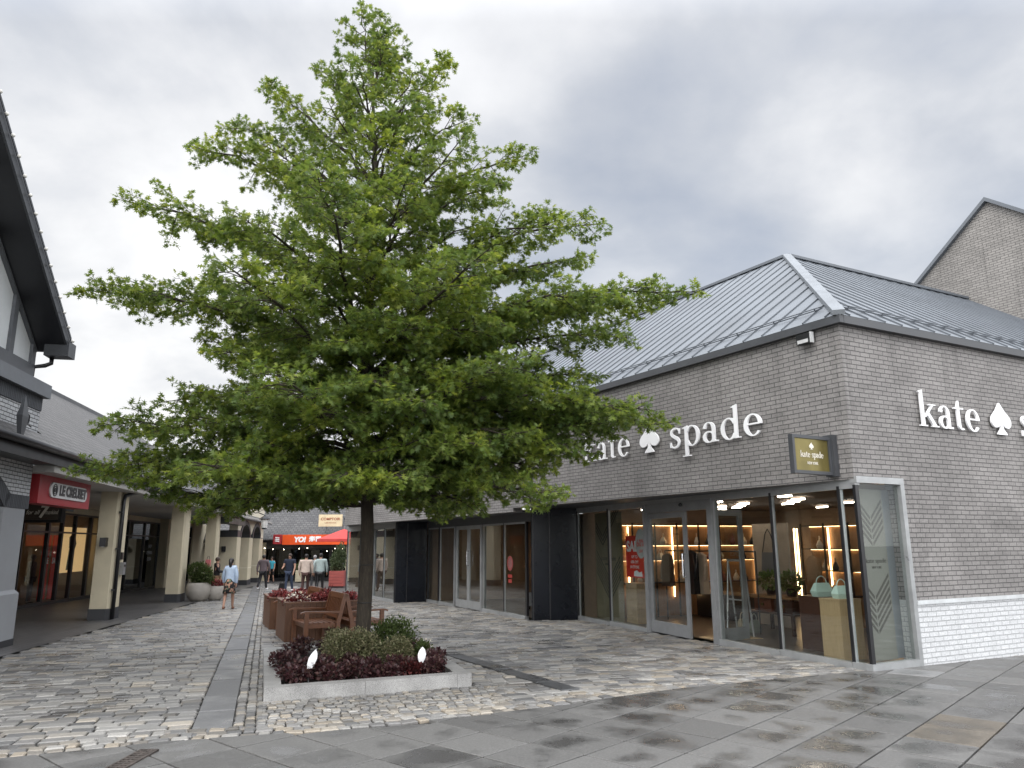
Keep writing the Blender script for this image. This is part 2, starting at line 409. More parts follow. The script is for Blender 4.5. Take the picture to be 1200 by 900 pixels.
# ------------------------------------------------------------------ ground
def stonemat(name, wet_scale, dry_rough=.55, wet_rough=.16, speck=0., wet_lo=.45, wet_hi=.58, darken=.5, dish=0.):
    """paving: each stone's own colour comes from the 'Col' attribute; rain-wet patches are darker and glossier"""
    m, nt, b, out = newmat(name)
    at_ = nt.nodes.new('ShaderNodeAttribute'); at_.attribute_name = 'Col'
    v = coords(nt)
    n = N(nt, 'ShaderNodeTexNoise', Scale=wet_scale, Detail=5., Roughness=.6); nt.links.new(v, n.inputs['Vector'])
    add = N(nt, 'ShaderNodeMath', operation='ADD'); nt.links.new(n.outputs[0], add.inputs[0])
    nt.links.new(at_.outputs['Alpha'], add.inputs[1])
    wsum = add.outputs[0]
    if dish:                                                 # water stands longest in the middle of a slab
        tcu = nt.nodes.new('ShaderNodeTexCoord'); ln = N(nt, 'ShaderNodeVectorMath', operation='LENGTH'); nt.links.new(tcu.outputs['UV'], ln.inputs[0])
        dm = N(nt, 'ShaderNodeMath', operation='MULTIPLY_ADD'); dm.inputs[1].default_value = -dish; nt.links.new(ln.outputs['Value'], dm.inputs[0]); nt.links.new(wsum, dm.inputs[2]); wsum = dm.outputs[0]
    wet = ramp(nt, wsum, [(wet_lo, (0, 0, 0)), (wet_hi, (1, 1, 1))])
    g = N(nt, 'ShaderNodeTexNoise', Scale=45., Detail=6., Roughness=.7); nt.links.new(v, g.inputs['Vector'])
    gr = ramp(nt, g.outputs[0], [(.28, (.70,)*3), (.72, (1.22,)*3)])
    mx = N(nt, 'ShaderNodeMix', data_type='RGBA', blend_type='MULTIPLY'); mx.inputs[0].default_value = 1
    nt.links.new(at_.outputs['Color'], mx.inputs[6]); nt.links.new(gr.outputs[0], mx.inputs[7])
    col = mx.outputs[2]
    if speck:
        s = N(nt, 'ShaderNodeTexVoronoi', Scale=70.); nt.links.new(v, s.inputs['Vector'])
        sr = ramp(nt, s.outputs['Distance'], [(.10, (1, 1, 1)), (.16, (0, 0, 0))])
        sm = N(nt, 'ShaderNodeMix', data_type='RGBA'); nt.links.new(sr.outputs[0], sm.inputs[0]); nt.links.new(col, sm.inputs[6]); sm.inputs[7].default_value = (.42, .42, .41, 1)
        mm = N(nt, 'ShaderNodeMix', data_type='RGBA'); mm.inputs[0].default_value = speck
        nt.links.new(col, mm.inputs[6]); nt.links.new(sm.outputs[2], mm.inputs[7]); col = mm.outputs[2]
    dk = N(nt, 'ShaderNodeMix', data_type='RGBA', blend_type='MULTIPLY'); dk.inputs[7].default_value = (darken,)*3+(1,)
    nt.links.new(wet.outputs[0], dk.inputs[0]); nt.links.new(col, dk.inputs[6]); nt.links.new(dk.outputs[2], b.inputs['Base Color'])
    rr = ramp(nt, wet.outputs[0], [(0, (dry_rough,)*3), (1, (wet_rough,)*3)]); nt.links.new(rr.outputs[0], b.inputs['Roughness'])
    bp = N(nt, 'ShaderNodeBump', Strength=.35, Distance=.006); nt.links.new(g.outputs[0], bp.inputs['Height'])
    iv = N(nt, 'ShaderNodeMath', operation='MULTIPLY_ADD'); iv.inputs[1].default_value = -.34; iv.inputs[2].default_value = .35
    nt.links.new(wet.outputs[0], iv.inputs[0]); nt.links.new(iv.outputs[0], bp.inputs['Strength'])
    nt.links.new(bp.outputs[0], b.inputs['Normal'])
    return m
M_sett = stonemat('street_setts', .9, dry_rough=.5, wet_rough=.2, wet_lo=.5, wet_hi=.68, darken=.72)
M_tile = stonemat('square_slabs', 1.9, dry_rough=.55, wet_rough=.21, speck=.55, wet_lo=.36, wet_hi=.56, darken=.5, dish=.17)
M_bed = paint('mortar_bed', (.05, .048, .045), rough=.6, bump=.5)
M_asph = paint('far_ground', (.10, .098, .095), rough=.6, bump=.3)

def col_mesh(name, polys, cols, mat, uvs=None):
    """polys: list of (verts, faces); one colour with alpha per poly; ONE mesh"""
    nv = sum(len(p[0]) for p in polys); vs = []; fs = []; cl = []
    for (v, f), c in zip(polys, cols):
        k = len(vs); vs += v
        for q in f: fs.append(tuple(i+k for i in q)); cl += [c]*len(q)
    me = bpy.data.meshes.new(name); me.from_pydata(vs, [], fs); me.materials.append(mat)
    a = me.color_attributes.new('Col', 'FLOAT_COLOR', 'CORNER'); a.data.foreach_set('color', np.array(cl, dtype=np.float32).ravel())
    if uvs is not None:
        ul = me.uv_layers.new(name='UVMap'); ul.data.foreach_set('uv', np.array(uvs, dtype=np.float32).ravel())
    me.update(); o = bpy.data.objects.new(name, me); COL.objects.link(o); return tag(o, kind='structure')

g = MB()
ys = [-60, -20, 0, 10, 20, 40, 60, 90, 160, 400]
xs = [-400, -120, -40, -15, 0, 15, 40, 120, 400]
for i in range(len(xs)-1):
    for j in range(len(ys)-1):
        q = [(xs[i], ys[j]), (xs[i+1], ys[j]), (xs[i+1], ys[j+1]), (xs[i], ys[j+1])]
        g.poly([(x, y, gz(y)-.03) for x, y in q])
tag(build(g, 'ground', M_bed), kind='structure')

BORD = [(-14., 3.2), (-4.47, 7.06), (-3.23, 7.62), (-1.71, 8.03), (-.02, 8.85), (2.16, 10.17), (4.9, 11.45), (9.0, 13.4)]
def bord_y(x):
    return float(np.interp(x, [p[0] for p in BORD], [p[1] for p in BORD]))
def deck_x(y): return -9.15-.1975*(y-15.05)
def stone_poly(c, a, b, z0, th=.03, inset=.012, jit=.006, tilt=.0):
    """one sett: four jittered corners, chamfered top"""
    cs = []
    for sa, sb in ((-1, -1), (1, -1), (1, 1), (-1, 1)):
        p = c+a*sa+b*sb+rng.normal(0, jit, 2); cs.append(p)
    n = np.array(cs); m = n.mean(0); h = z0+rng.normal(0, .0035); tx, ty = rng.normal(0, tilt, 2)
    v = [(p[0], p[1], z0-th) for p in cs]
    out = []
    for p in cs:
        q = p+(m-p)/np.linalg.norm(m-p)*inset*1.4
        out.append((q[0], q[1], h+gz(q[1])-gz(m[1])+(q[0]-m[0])*tx+(q[1]-m[1])*ty))
    mid = []
    for p, q in zip(cs, out): mid.append((p[0], p[1], q[2]-.010))
    V = v+mid+out
    f = [(8, 9, 10, 11)]
    for k in range(4):
        j = (k+1) % 4; f += [(4+k, 4+j, 8+j, 8+k), (k, j, 4+j, 4+k)]
    return V, f
# the street: coursed setts across its axis
sd = V2(-.305, .952); sd /= np.linalg.norm(sd); sr = V2(sd[1], -sd[0])       # along and across the street
DR0 = V2(-3.15, 7.85); DR1 = V2(-2.77, 7.84)
AX = V2(-.388, .922); AX /= np.linalg.norm(AX); RX = V2(AX[1], -AX[0])       # axis of tree bed and benches
BA = V2(-.309, .951); BO = V2(-2.93, 9.37)                      # the bed's long sides run with the street
def bed_pt(a, r): return BO+BA*(a-9.78)+RX*(r-.93)
def in_bed(p, m=0.):
    q = np.linalg.solve(np.array([[BA[0], RX[0]], [BA[1], RX[1]]]), p-BO)
    return -m < q[0] < 4.07+m and -m < q[1] < 2.59+m
Cn = V2(5.2, 11.49); D_ = V2(-.5072, .8618); N_ = V2(.8618, .5072); E_ = V2(.8847, .4661)
FRONT_A = [0, 9.81, 10.19, 19.56, 19.76, 28.04, 60]; FRONT_B = [0, 1.76, .58, 1.72, .51, 1.35, 1.35]   # saw-tooth line of the shop fronts
def in_shop(p):
    q = p-Cn; a = q@D_
    return a > -.02 and q@N_ > float(np.interp(a, FRONT_A, FRONT_B))-.02
GREYS = [(.25, .243, .23), (.21, .205, .197), (.165, .162, .159), (.12, .119, .118), (.29, .28, .262), (.18, .174, .167), (.25, .233, .207)]
def stone_col(light=1., warm=0.):
    c = np.array(GREYS[rng.integers(len(GREYS))])*light*rng.uniform(.86, 1.14)
    if rng.random() < warm: c = c*np.array([1.07, 1.0, .90])
    return tuple(np.clip(c, 0, .7))
P = []; CC = []
s = -3.
while s < 55:
    rh = .165 if s < 25 else .25
    band = (int(round((s+3)/.165)) % 49) < 1
    row = []
    for t, st_, lim in ((-.012, -1, 13.), (.615, 1, 17.)):          # away from the drain run on either side
        while abs(t) < lim:
            w = rng.uniform(.17, .36) if s < 25 else rng.uniform(.4, .8)
            row.append((t+st_*w/2, w)); t += st_*w
    for t, w in row:
        c = DR0+sd*(s+rh/2)+sr*t
        if not (deck_x(c[1])+.08 < c[0]): continue
        dperp = t
        if c[1] < bord_y(c[0])+.42 or in_shop(c) or in_bed(c, .0): continue
        edge = c[1]-bord_y(c[0])
        small = (dperp > .6 and dperp < 3.6 and edge < 2.0)
        lt = .95+.25*mnoise.noise((c[0]*.35, c[1]*.35, 3.))+(.25 if edge < 1.1 else 0)+(.12 if s > 13 else 0)
        if band: lt *= .6
        if small:
            n = max(1, int(round(w/.11)))
            for k in range(n):
                for h2 in (-.25, .25):
                    cc = c+sr*((k+.5)/n-.5)*w+sd*h2*rh
                    P.append(stone_poly(cc, sr*(w/n/2-.005), sd*(rh/4-.005), gz(cc[1]), inset=.010, jit=.006, tilt=.03)); CC.append(stone_col(lt, .35)+(rng.uniform(-.06, .06),))
        else:
            P.append(stone_poly(c, sr*(w/2-.006), sd*(rh/2-.006), gz(c[1]), tilt=.012, jit=.006)); CC.append(stone_col(lt, .18)+(rng.uniform(-.08, .08),))
    s += rh
# three courses of paler cubes following the square's edge
bx = np.arange(-9.3, 8.6, .01); bpts = np.array([(x, bord_y(x)) for x in bx]); seg = np.r_[0, np.cumsum(np.hypot(*np.diff(bpts, axis=0).T))]
for row in range(3):
    q = rng.uniform(0, .1)
    while q < seg[-1]-.2:
        w = rng.uniform(.11, .19); k = np.searchsorted(seg, q+w/2)
        p0 = bpts[max(0, k-30)]; p1 = bpts[min(len(bpts)-1, k+30)]; tt = (p1-p0)/np.linalg.norm(p1-p0); nn = V2(-tt[1], tt[0])
        c = bpts[k]+nn*(.075+.145*row); q += w
        if in_shop(c) or in_bed(c) or c[0] < deck_x(c[1]): continue
        P.append(stone_poly(c, tt*(w/2-.007), nn*.064, gz(c[1]), jit=.008, tilt=.03)); CC.append(stone_col(1.15 if row < 2 else 1.08, .5)+(rng.uniform(-.16, -.04),))
# edging courses beside the drain run
for side, hw_ in ((.44, .048), (.55, .048), (.638, .030)):
    q = .15
    while q < 46:
        w = rng.uniform(.1, .16); c = DR0+sd*(q+w/2)+sr*side; q += w
        if c[1] < bord_y(c[0])+.44 or in_bed(c, .0): continue
        P.append(stone_poly(c, sd*(w/2-.006), sr*hw_, gz(c[1]), jit=.006, tilt=.03)); CC.append(stone_col(1.0, .2)+(0.,))
col_mesh('street_paving', P, CC, M_sett)
# smooth drain run: long flat flags
P = []; CC = []
q = -.02
while q < 46:
    w = rng.uniform(.9, 1.4); c = DR0+sd*(q+w/2)+sr*.185; q += w
    P.append(stone_poly(c, sd*(w/2-.006), sr*.19, gz(c[1])-.004, jit=.002, inset=.006)); CC.append((.135, .136, .14, rng.uniform(-.02, .10)))
for k in range(6):                                              # second dark channel beside the bed
    p0, p1 = V2(-1.05, 13.6), V2(.72, 10.0); c = p0+(p1-p0)*(k+.5)/6; tt = (p1-p0)/np.linalg.norm(p1-p0); nn = V2(-tt[1], tt[0])
    P.append(stone_poly(c, tt*(np.linalg.norm(p1-p0)/12-.005), nn*.13, gz(c[1])+.016, jit=.002, inset=.006)); CC.append((.075, .077, .08, .08))
col_mesh('drain_channel', P, CC, M_sett)
# the square: 0.62 m granite slabs
ta = V2(.743, -.669); tb = V2(.669, .743); T0 = V2(-.32, 7.9); TS = .63
def clip(poly, p, n):
    out = []
    for k in range(len(poly)):
        a, b = poly[k], poly[(k+1) % len(poly)]; da, db = (a-p)@n, (b-p)@n
        if da >= 0: out.append(a)
        if da*db < 0: out.append(a+(b-a)*da/(da-db))
    return out
P = []; CC = []; UVS = []
for i in range(-26, 30):
    for j in range(-26, 30):
        c = T0+ta*TS*(i+.5)+tb*TS*(j+.5)
        if c[1] < -5 or c[1] > 18 or abs(c[0]) > 18: continue
        if c[1] > bord_y(c[0])+.6: continue
        g_ = .0095
        poly = [c+ta*sa*(TS/2-g_)+tb*sb*(TS/2-g_) for sa, sb in ((-1, -1), (1, -1), (1, 1), (-1, 1))]
        for k in range(len(BORD)-1):
            p0, p1 = V2(*BORD[k]), V2(*BORD[k+1])
            if p0[0]-.7 < c[0] < p1[0]+.7:
                n = V2(p1[1]-p0[1], -(p1[0]-p0[0])); n /= np.linalg.norm(n)
                if len(poly) > 2: poly = clip(poly, p0+n*.012, n)
        if len(poly) < 3: continue
        poly = np.array(poly); m = poly.mean(0); tx, ty = rng.normal(0, .0022, 2); h = rng.normal(0, .0012)
        n = len(poly)
        top = [];mid = [];low = []
        for p in poly:
            z = gz(p[1])+.004+h+(p[0]-m[0])*tx+(p[1]-m[1])*ty
            d = (m-p); d = d/(np.linalg.norm(d)+1e-6)*.006
            top.append((p[0]+d[0], p[1]+d[1], z)); mid.append((p[0], p[1], z-.005)); low.append((p[0], p[1], z-.03))
        f = [tuple(range(n))]
        for k in range(n):
            kk = (k+1) % n; f += [(n+k, n+kk, kk, k), (2*n+k, 2*n+kk, n+kk, n+k)]
        P.append((top+mid+low, f))
        v = rng.uniform(.105, .155); col = (v*1.01, v*.99, v*.955)
        a = rng.normal(0, .06)+.10*math.exp(-((c[0]-2.6)**2/6.+(c[1]-9.3)**2/2.2))
        if np.linalg.norm(c-V2(4.52, 7.81)) < .42: col = (.135, .117, .094); a = .08
        if 4. < c[0] and rng.random() < .08: col = (.22, .22, .22)
        CC.append(col+(a,))
        loc_ = [((p-c)@ta/TS*2, (p-c)@tb/TS*2) for p in poly]; ox, oy = rng.uniform(-.25, .25, 2)
        for q in f: UVS += [(loc_[i % n][0]+ox, loc_[i % n][1]+oy) for i in q]
col_mesh('square_paving', P, CC, M_tile, UVS)

# arcade floor and its edge
LF = Frame((-11.15, 22.07), (-.198, .980), (.980, .198))        # a along the left row, b towards the street
dk = MB()
for a in range(-24, 48, 4):
    q = [(a, -5.2), (a+4, -5.2), (a+4, .62), (a, .62)]
    pts = [LF(x, y) for x, y in q]
    dk.poly([(p[0], p[1], gz(p[1])+.004) for p in pts], [(x, y) for x, y in q])
tag(build(dk, 'arcade_floor', M_deck), kind='structure')
# cast-iron grate at the edge of the square
gr = thing('drain_grate', 'rusty slotted drain grate set in the slabs at the bottom left', 'drain grate', (-3.27, 6.84, 0))
GF = Frame((-3.27, 6.84), (.02, 1.)); mb = MB()
mb.box(GF, -.42, .42, -.085, -.065, -.02, .018).box(GF, -.42, .42, .065, .085, -.02, .018)
for k in range(15): mb.box(GF, -.42+.06*k-.013, -.42+.06*k+.013, -.0649, .0649, -.02, .016)
mb.box(GF, -.42, .42, -.007, .007, -.02, .0155)
build(mb, 'grate', paint('rusty_iron', (.075, .062, .055), rough=.6, var=.4, scale=20), gr)

# ------------------------------------------------------------------ the corner shop building
SF = Frame(Cn, D_, N_)                               # a along the left facade, b into the building
EF = Frame(Cn, E_, D_-E_*(D_@E_))                    # a along the right facade, b into the building
shop = thing('shop_building', 'grey brick corner shop building with grey metal hipped roof and glazed fronts', 'building', (Cn[0], Cn[1], 0))
mb = MB()
mb.vprism([(0, 2.745), (10.24, 2.745), (10.24, 5.2), (0, 5.2)], SF, 0, .3)
mb.vprism([(10.24, 2.64), (24.3, 2.60), (24.3, 5.2), (10.24, 5.2)], SF, .004, .3)
build(mb, 'street_wall', M_brick, shop)
mb = MB()
mb.vprism([(.012, 2.80), (1.12, 2.80), (1.12, .92), (25, .92), (25, 5.2), (.012, 5.2)], EF, .002, .3)
build(mb, 'side_wall', M_brick, shop)
mb = MB(); mb.box(EF, 1.13, 25, -.025, .3, -.4, .86); pw = build(mb, 'plinth_wall', M_wbrick, shop)
mb = MB(); mb.box(EF, 1.12, 25, -.05, .29, .86, .918); build(mb, 'ledge', paint('white_ledge', (.55, .57, .58), rough=.6), pw)
# soffit over the set-back fronts
mb = MB(); mb.prism([(.05, .02), (10.24, .02), (10.24, 2.3), (.05, 2.3)], SF, 2.748, 2.80)
mb.prism([(10.245, .02), (24.28, .02), (28.04, 1.38), (28.04, 2.3), (10.245, 2.3)], SF, 2.645, 2.70)
build(mb, 'soffit', M_dgrey, shop)
# eaves trim and roof
ZE, SL, SA = 5.33, .702, 5.3
HB = Cn-.1*(D_+E_)
def roofpt(fr, t, b): return fr(t, b, ZE+SL*(b+.1))
mb = MB()
mb.vprism([(-.10, 5.2), (24.5, 5.2), (24.5, 5.325), (-.10, 5.325)], SF, -.10, 0.)
mb.vprism([(.012, 5.2), (25.2, 5.2), (25.2, 5.325), (.012, 5.325)], EF, -.10, -.002)
build(mb, 'eaves_fascia', M_dgrey, shop)
apx = Cn+SA*(D_+E_); ZR = ZE+SL*(SA+.1)
A3 = (apx[0], apx[1], ZR); H3 = (HB[0], HB[1], ZE)
def p3(p, z): return (p[0], p[1], z)
mb = MB()
mb.poly([H3, A3, p3(apx+19.4*D_, ZR), p3(HB+24.8*D_, ZE)])
mb.poly([H3, p3(HB+26*E_, ZE), p3(apx+20.7*E_, ZR), A3])
inn = apx+(apx-HB)
mb.poly([A3, p3(inn, ZE), p3(inn+14.*D_, ZE), p3(apx+19.4*D_, ZR)])
mb.poly([p3(HB+24.8*D_, ZE), p3(apx+19.4*D_, ZR), p3(inn+14.*D_, ZE)])
mb.poly([A3, p3(apx+20.7*E_, ZR), p3(inn+15.3*E_, ZE), p3(inn, ZE)])
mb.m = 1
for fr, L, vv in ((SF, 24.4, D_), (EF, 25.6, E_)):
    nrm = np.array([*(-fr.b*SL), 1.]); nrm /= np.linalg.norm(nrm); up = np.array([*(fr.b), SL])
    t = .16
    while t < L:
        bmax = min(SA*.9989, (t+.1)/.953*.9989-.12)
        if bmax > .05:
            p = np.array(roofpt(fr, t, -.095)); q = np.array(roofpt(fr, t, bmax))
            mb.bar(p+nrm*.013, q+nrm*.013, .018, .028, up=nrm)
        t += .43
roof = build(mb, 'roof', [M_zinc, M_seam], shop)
mb = MB(); mb.bar((H3[0], H3[1], ZE+.03), (A3[0], A3[1], ZR+.04), .19, .08); build(mb, 'hip_cap', M_zinclt, roof)
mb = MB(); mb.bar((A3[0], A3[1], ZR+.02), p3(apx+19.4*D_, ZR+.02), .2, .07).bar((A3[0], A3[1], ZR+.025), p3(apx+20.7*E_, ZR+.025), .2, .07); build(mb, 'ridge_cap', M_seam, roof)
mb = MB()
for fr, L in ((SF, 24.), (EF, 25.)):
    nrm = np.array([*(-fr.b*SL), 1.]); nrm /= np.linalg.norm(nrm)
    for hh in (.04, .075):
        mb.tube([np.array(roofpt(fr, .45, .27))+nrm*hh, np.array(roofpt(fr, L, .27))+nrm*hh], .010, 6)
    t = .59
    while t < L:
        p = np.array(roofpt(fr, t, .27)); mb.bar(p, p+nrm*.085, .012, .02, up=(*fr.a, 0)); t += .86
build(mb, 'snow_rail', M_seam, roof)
# side (corner) window frame on the right face
def gframe(fr): return lambda a, b, z: fr(a, b, z)
mb = MB()
mb.vprism([(.0, 2.69), (1.11, 2.69), (1.11, 2.79), (.0, 2.79)], EF, -.045, .08).vprism([(1.02, -.06), (1.11, -.06), (1.11, 2.689), (1.02, 2.689)], EF, -.045, .08).vprism([(-.04, -.06), (1.019, -.06), (1.019, .07), (-.04, .07)], EF, -.045, .08)
wf = build(mb, 'corner_window', M_lgrey, shop)
mb = MB(); mb.vprism([(.06, .071), (1.015, .071), (1.015, 2.688), (.06, 2.688)], EF, .02, .028); build(mb, 'pane', M_glass, wf)

def front(P0, P1, ztop, bays, mulls, jambs, sillmat=M_lgrey):
    """one straight run of shop front; bays become windows, each with its own pane"""
    d = P1-P0; L = np.linalg.norm(d); d = d/L; n = V2(d[1], -d[0])
    if n@N_ < 0: n = -n
    fr = Frame(P0, d, n)
    for t0, t1 in bays:
        y = fr.xy((t0+t1)/2, 0)[1]; zb = gz(y)
        mb = MB(); mb.box(fr, t0-.03, t1+.03, -.03, .09, zb-.12, zb+.085)
        mb.box(fr, t0-.03, t1+.03, .0, .07, ztop-.05, ztop).box(fr, t0-.012, t0, .01, .06, zb+.0851, ztop-.0501).box(fr, t1, t1+.012, .01, .06, zb+.0851, ztop-.0501)
        w = build(mb, 'window', sillmat, shop)
        mb = MB(); mb.box(fr, t0, t1, .03, .038, zb+.0851, ztop-.0501); build(mb, 'pane', M_glass, w)
    for t, w in mulls: mb = MB(); mb.box(fr, t-w*.4, t+w*.4, -.005, .06, gz(fr.xy(t, 0)[1])+.085, ztop-.001); build(mb, 'mullion', M_black, shop)
    for t, w in jambs: mb = MB(); mb.box(fr, t-w/2, t+w/2, -.05, .12, gz(fr.xy(t, 0)[1])-.05, ztop-.002); build(mb, 'door_jamb', M_mgrey, shop)
    return fr
def door_leaf(fr, t0, t1, ztop, name='door', zb=None, hside=0, b0=.0, handle=True, mat=M_mgrey):
    zb = gz(fr.xy((t0+t1)/2, 0)[1]) if zb is None else zb
    mb = MB(); w = .11
    mb.vprism([(t0, zb+.015), (t0+w, zb+.015), (t0+w, ztop), (t0, ztop)], fr, b0, b0+.05).vprism([(t1-w, zb+.015), (t1, zb+.015), (t1, ztop), (t1-w, ztop)], fr, b0, b0+.05)
    mb.vprism([(t0+w, zb+.015), (t1-w, zb+.015), (t1-w, zb+.26), (t0+w, zb+.26)], fr, b0+.001, b0+.049).vprism([(t0+w, ztop-.12), (t1-w, ztop-.12), (t1-w, ztop), (t0+w, ztop)], fr, b0+.001, b0+.049)
    o = build(mb, name, mat, shop)
    mb = MB(); mb.vprism([(t0+w, zb+.26), (t1-w, zb+.26), (t1-w, ztop-.12), (t0+w, ztop-.12)], fr, b0+.02, b0+.028); build(mb, 'pane', M_glass, o)
    if handle:
        th = t0+w/2+.0 if hside == 0 else t1-w/2
        q = 1 if hside == 0 else -1
        mb = MB(); pts = [fr(th, b0, 1.12), fr(th, b0-.07, 1.12), fr(th+q*.05, b0-.08, 1.12), fr(th+q*.05, b0-.08, 1.58), fr(th, b0-.07, 1.58), fr(th, b0, 1.58)]
        mb.tube([pts[0], pts[1], fr(th, b0-.075, 1.16), fr(th, b0-.075, 1.54), pts[4], pts[5]], .016, 8); build(mb, 'handle', paint('steel_handle', (.7, .71, .72), rough=.25, metal=.9), o)
    return o
Bp0, Bp1 = Cn, SF.xy(9.81, 1.76)
BF = front(Bp0, Bp1, 2.66, [(.05, .31), (.38, 1.92), (1.99, 3.66), (6.32, 8.09), (8.17, 9.9)], [(.012, .07), (.345, .07), (1.955, .07), (8.13, .08), (9.93, .07)], [(3.74, .15), (6.25, .13)])
mb = MB(); mb.box(BF, -.01, 9.96, .0, .09, 2.6601, 2.7475); build(mb, 'front_header', M_lgrey, shop)
mb = MB(); mb.box(BF, 3.815, 6.185, -.03, .10, 2.46, 2.6599); dh = build(mb, 'door_header', M_mgrey, shop)
mb = MB(); mb.ball(BF(4.72, -.06, 2.585), .04, 10); build(mb, 'door_sensor', M_black, dh)
door_leaf(BF, 4.66, 6.18, 2.455)
o2 = Frame(BF.xy(3.84, .06), BF.b*.985+BF.a*.17)
door_leaf(o2, 0, .82, 2.455, handle=False, zb=gz(14.7))
def dark_panel(P0, P1, ztop):
    d = P1-P0; L = np.linalg.norm(d); fr = Frame(P0, d/L); 
    if fr.b@N_ < 0: fr.b = -fr.b
    zb = gz(P0[1])-.1
    mb = MB(); mb.box(fr, 0.0, L, 0, .08, zb, ztop); o = build(mb, 'dark_panel', M_navy, shop)
    mb = MB()
    for t in (.03, L*.62, L-.03): mb.box(fr, t-.015, t+.015, -.012, -.001, zb+.1, ztop-.05)
    build(mb, 'panel_trim', M_black, o)
dark_panel(SF.xy(9.80, 1.78), SF.xy(10.2, .56), 2.7475)
Ap0, Ap1 = SF.xy(10.21, .575), SF.xy(19.53, 1.71)
AF = front(Ap0, Ap1, 2.40, [(.46, 1.92), (1.99, 3.6), (6.24, 7.9), (8.1, 9.3)], [(.40, .12), (1.955, .06), (8.0, .16), (9.33, .08)], [(3.68, .12), (6.18, .10)])
mb = MB(); mb.box(AF, -.02, 9.39, .0, .10, 2.4001, 2.64); build(mb, 'front_header', M_dgrey, shop)
door_leaf(AF, 3.75, 4.92, 2.395, hside=1, mat=M_lgrey); door_leaf(AF, 4.94, 6.12, 2.395, handle=False, mat=M_lgrey)
dark_panel(SF.xy(19.57, 1.70), SF.xy(19.77, .50), 2.64)
Fp0, Fp1 = SF.xy(19.78, .505), SF.xy(28.04, 1.35)
FF = front(Fp0, Fp1, 2.45, [(.08, 1.6), (1.68, 3.2), (3.3, 5.6), (5.7, 8.1)], [(.04, .07), (1.64, .05), (5.65, .05), (8.2, .1)], [(3.25, .06)])
mb = MB(); mb.box(FF, -.01, 8.3, .0, .10, 2.4501, 2.64); build(mb, 'front_header', M_lgrey, shop)

def BT(u, b):                                           # where the sight line at photo column u reaches depth b inside
    d = ray(u, 690)[:2]; o_ = BF.xy(0, b); m_ = np.array([[d[0], -BF.a[0]], [d[1], -BF.a[1]]]); return float(np.linalg.solve(m_, o_)[1])
# interiors of the two glazed units
def room(fr, t0, t1, dep, zt, pts=None, wallm=M_wall_in):
    pts = pts or [(t0, .14), (t1, .14), (t1, dep), (t0, dep)]; n = len(pts)
    fl = [fr(a, b) for a, b in pts]
    mb = MB(); mb.poly([(p[0], p[1], gz(p[1])+.035) for p in fl], pts); build(mb, 'shop_floor', M_wfloor, shop)
    mb = MB(); mb.poly([(p[0], p[1], zt) for p in fl], pts); ce = build(mb, 'shop_ceiling', M_ceil_in, shop)
    mb = MB()
    for k in range(1, n-1 if n > 4 else n):
        p, q = fl[k], fl[(k+1) % n]; mb.poly([(p[0], p[1], -1), (q[0], q[1], -1), (q[0], q[1], zt), (p[0], p[1], zt)])
    build(mb, 'inner_walls', wallm, shop)
    return ce
ceB = room(BF, .12, 9.86, 6.6, 2.73, pts=[(.05, .10), (9.86, .14), (9.86, 6.6), (1.15, 6.6), (.50, 1.22), (.21, 1.22)])
ceA = room(AF, .1, 9.2, 6.0, 2.62)
room(FF, .1, 8.2, 4.5, 2.62)
# (the first unit narrows towards its corner window)
def clight(ce, fr, t, b, w, l, z, mat=M_strip):
    mb = MB(); mb.box(fr, t-w*.3, t+w*.3, b-l*.3, b+l*.3, z-.03, z); build(mb, 'ceiling_light', mat, ce)
for t, b in ((BT(878, 2.2), 2.2), (BT(874, 2.7), 2.7), (BT(870, 3.2), 3.2), (BT(944, 2.2), 2.2), (BT(938, 2.7), 2.7), (BT(931, 3.2), 3.2), (7.6, 1.4), (8.4, 3.6), (3., 1.2), (6.4, 5.2), (9.0, 1.6), (7.0, 2.6), (5.2, 1.2), (4.4, 4.2)): clight(ceB, BF, t, b, .62, .06, 2.70)  # further strips, not set by sight line, are added to brighten the shop
for t, b in ((1.2, 2.), (2.8, 1.4), (4.2, 2.6), (6.6, 1.6), (8.4, 2.2), (5., 4.6), (2., 4.4)): clight(ceA, AF, t, b, .18, .18, 2.60, M_spot)

# ------------------------------------------------------------------ lettering of the corner shop (serif glyphs drawn as strokes)
def cat(pts, n=8):
    P_ = [np.array(p, float) for p in pts]; P_ = [2*P_[0]-P_[1]]+P_+[2*P_[-1]-P_[-2]]; out = []
    for i in range(1, len(P_)-2):
        for k in range(n):
            t = k/n; a, b, c, d = P_[i-1:i+3]
            out.append(.5*((2*b)+(-a+c)*t+(2*a-5*b+4*c-d)*t*t+(-a+3*b-3*c+d)*t**3))
    out.append(P_[-2]); return out
def ring(cx, cy, rx, ry, ix, iy, a0, a1, dx=0., n=28):
    o = []; i_ = []
    for k in range(n+1):
        t = R(a0+(a1-a0)*k/n); o.append((cx+rx*math.cos(t), cy+ry*math.sin(t))); i_.append((cx+dx+ix*math.cos(t), cy+iy*math.sin(t)))
    return [[o[k], o[k+1], i_[k+1], i_[k]] for k in range(n)]
def stroke(pts, w0, w1, w2):
    q = cat(pts); n = len(q); o = []
    for k in range(n):
        t = q[min(k+1, n-1)]-q[max(k-1, 0)]; t /= np.linalg.norm(t); m = V2(-t[1], t[0]); s_ = k/(n-1)
        w = (w0*(1-2*s_)+w1*2*s_) if s_ < .5 else (w1*(2-2*s_)+w2*(2*s_-1))
        o.append((q[k]+m*w/2, q[k]-m*w/2))
    return [[o[k][0], o[k+1][0], o[k+1][1], o[k][1]] for k in range(n-1)]
def rc(x0, y0, x1, y1): return [[(x0, y0), (x1, y0), (x1, y1), (x0, y1)]]
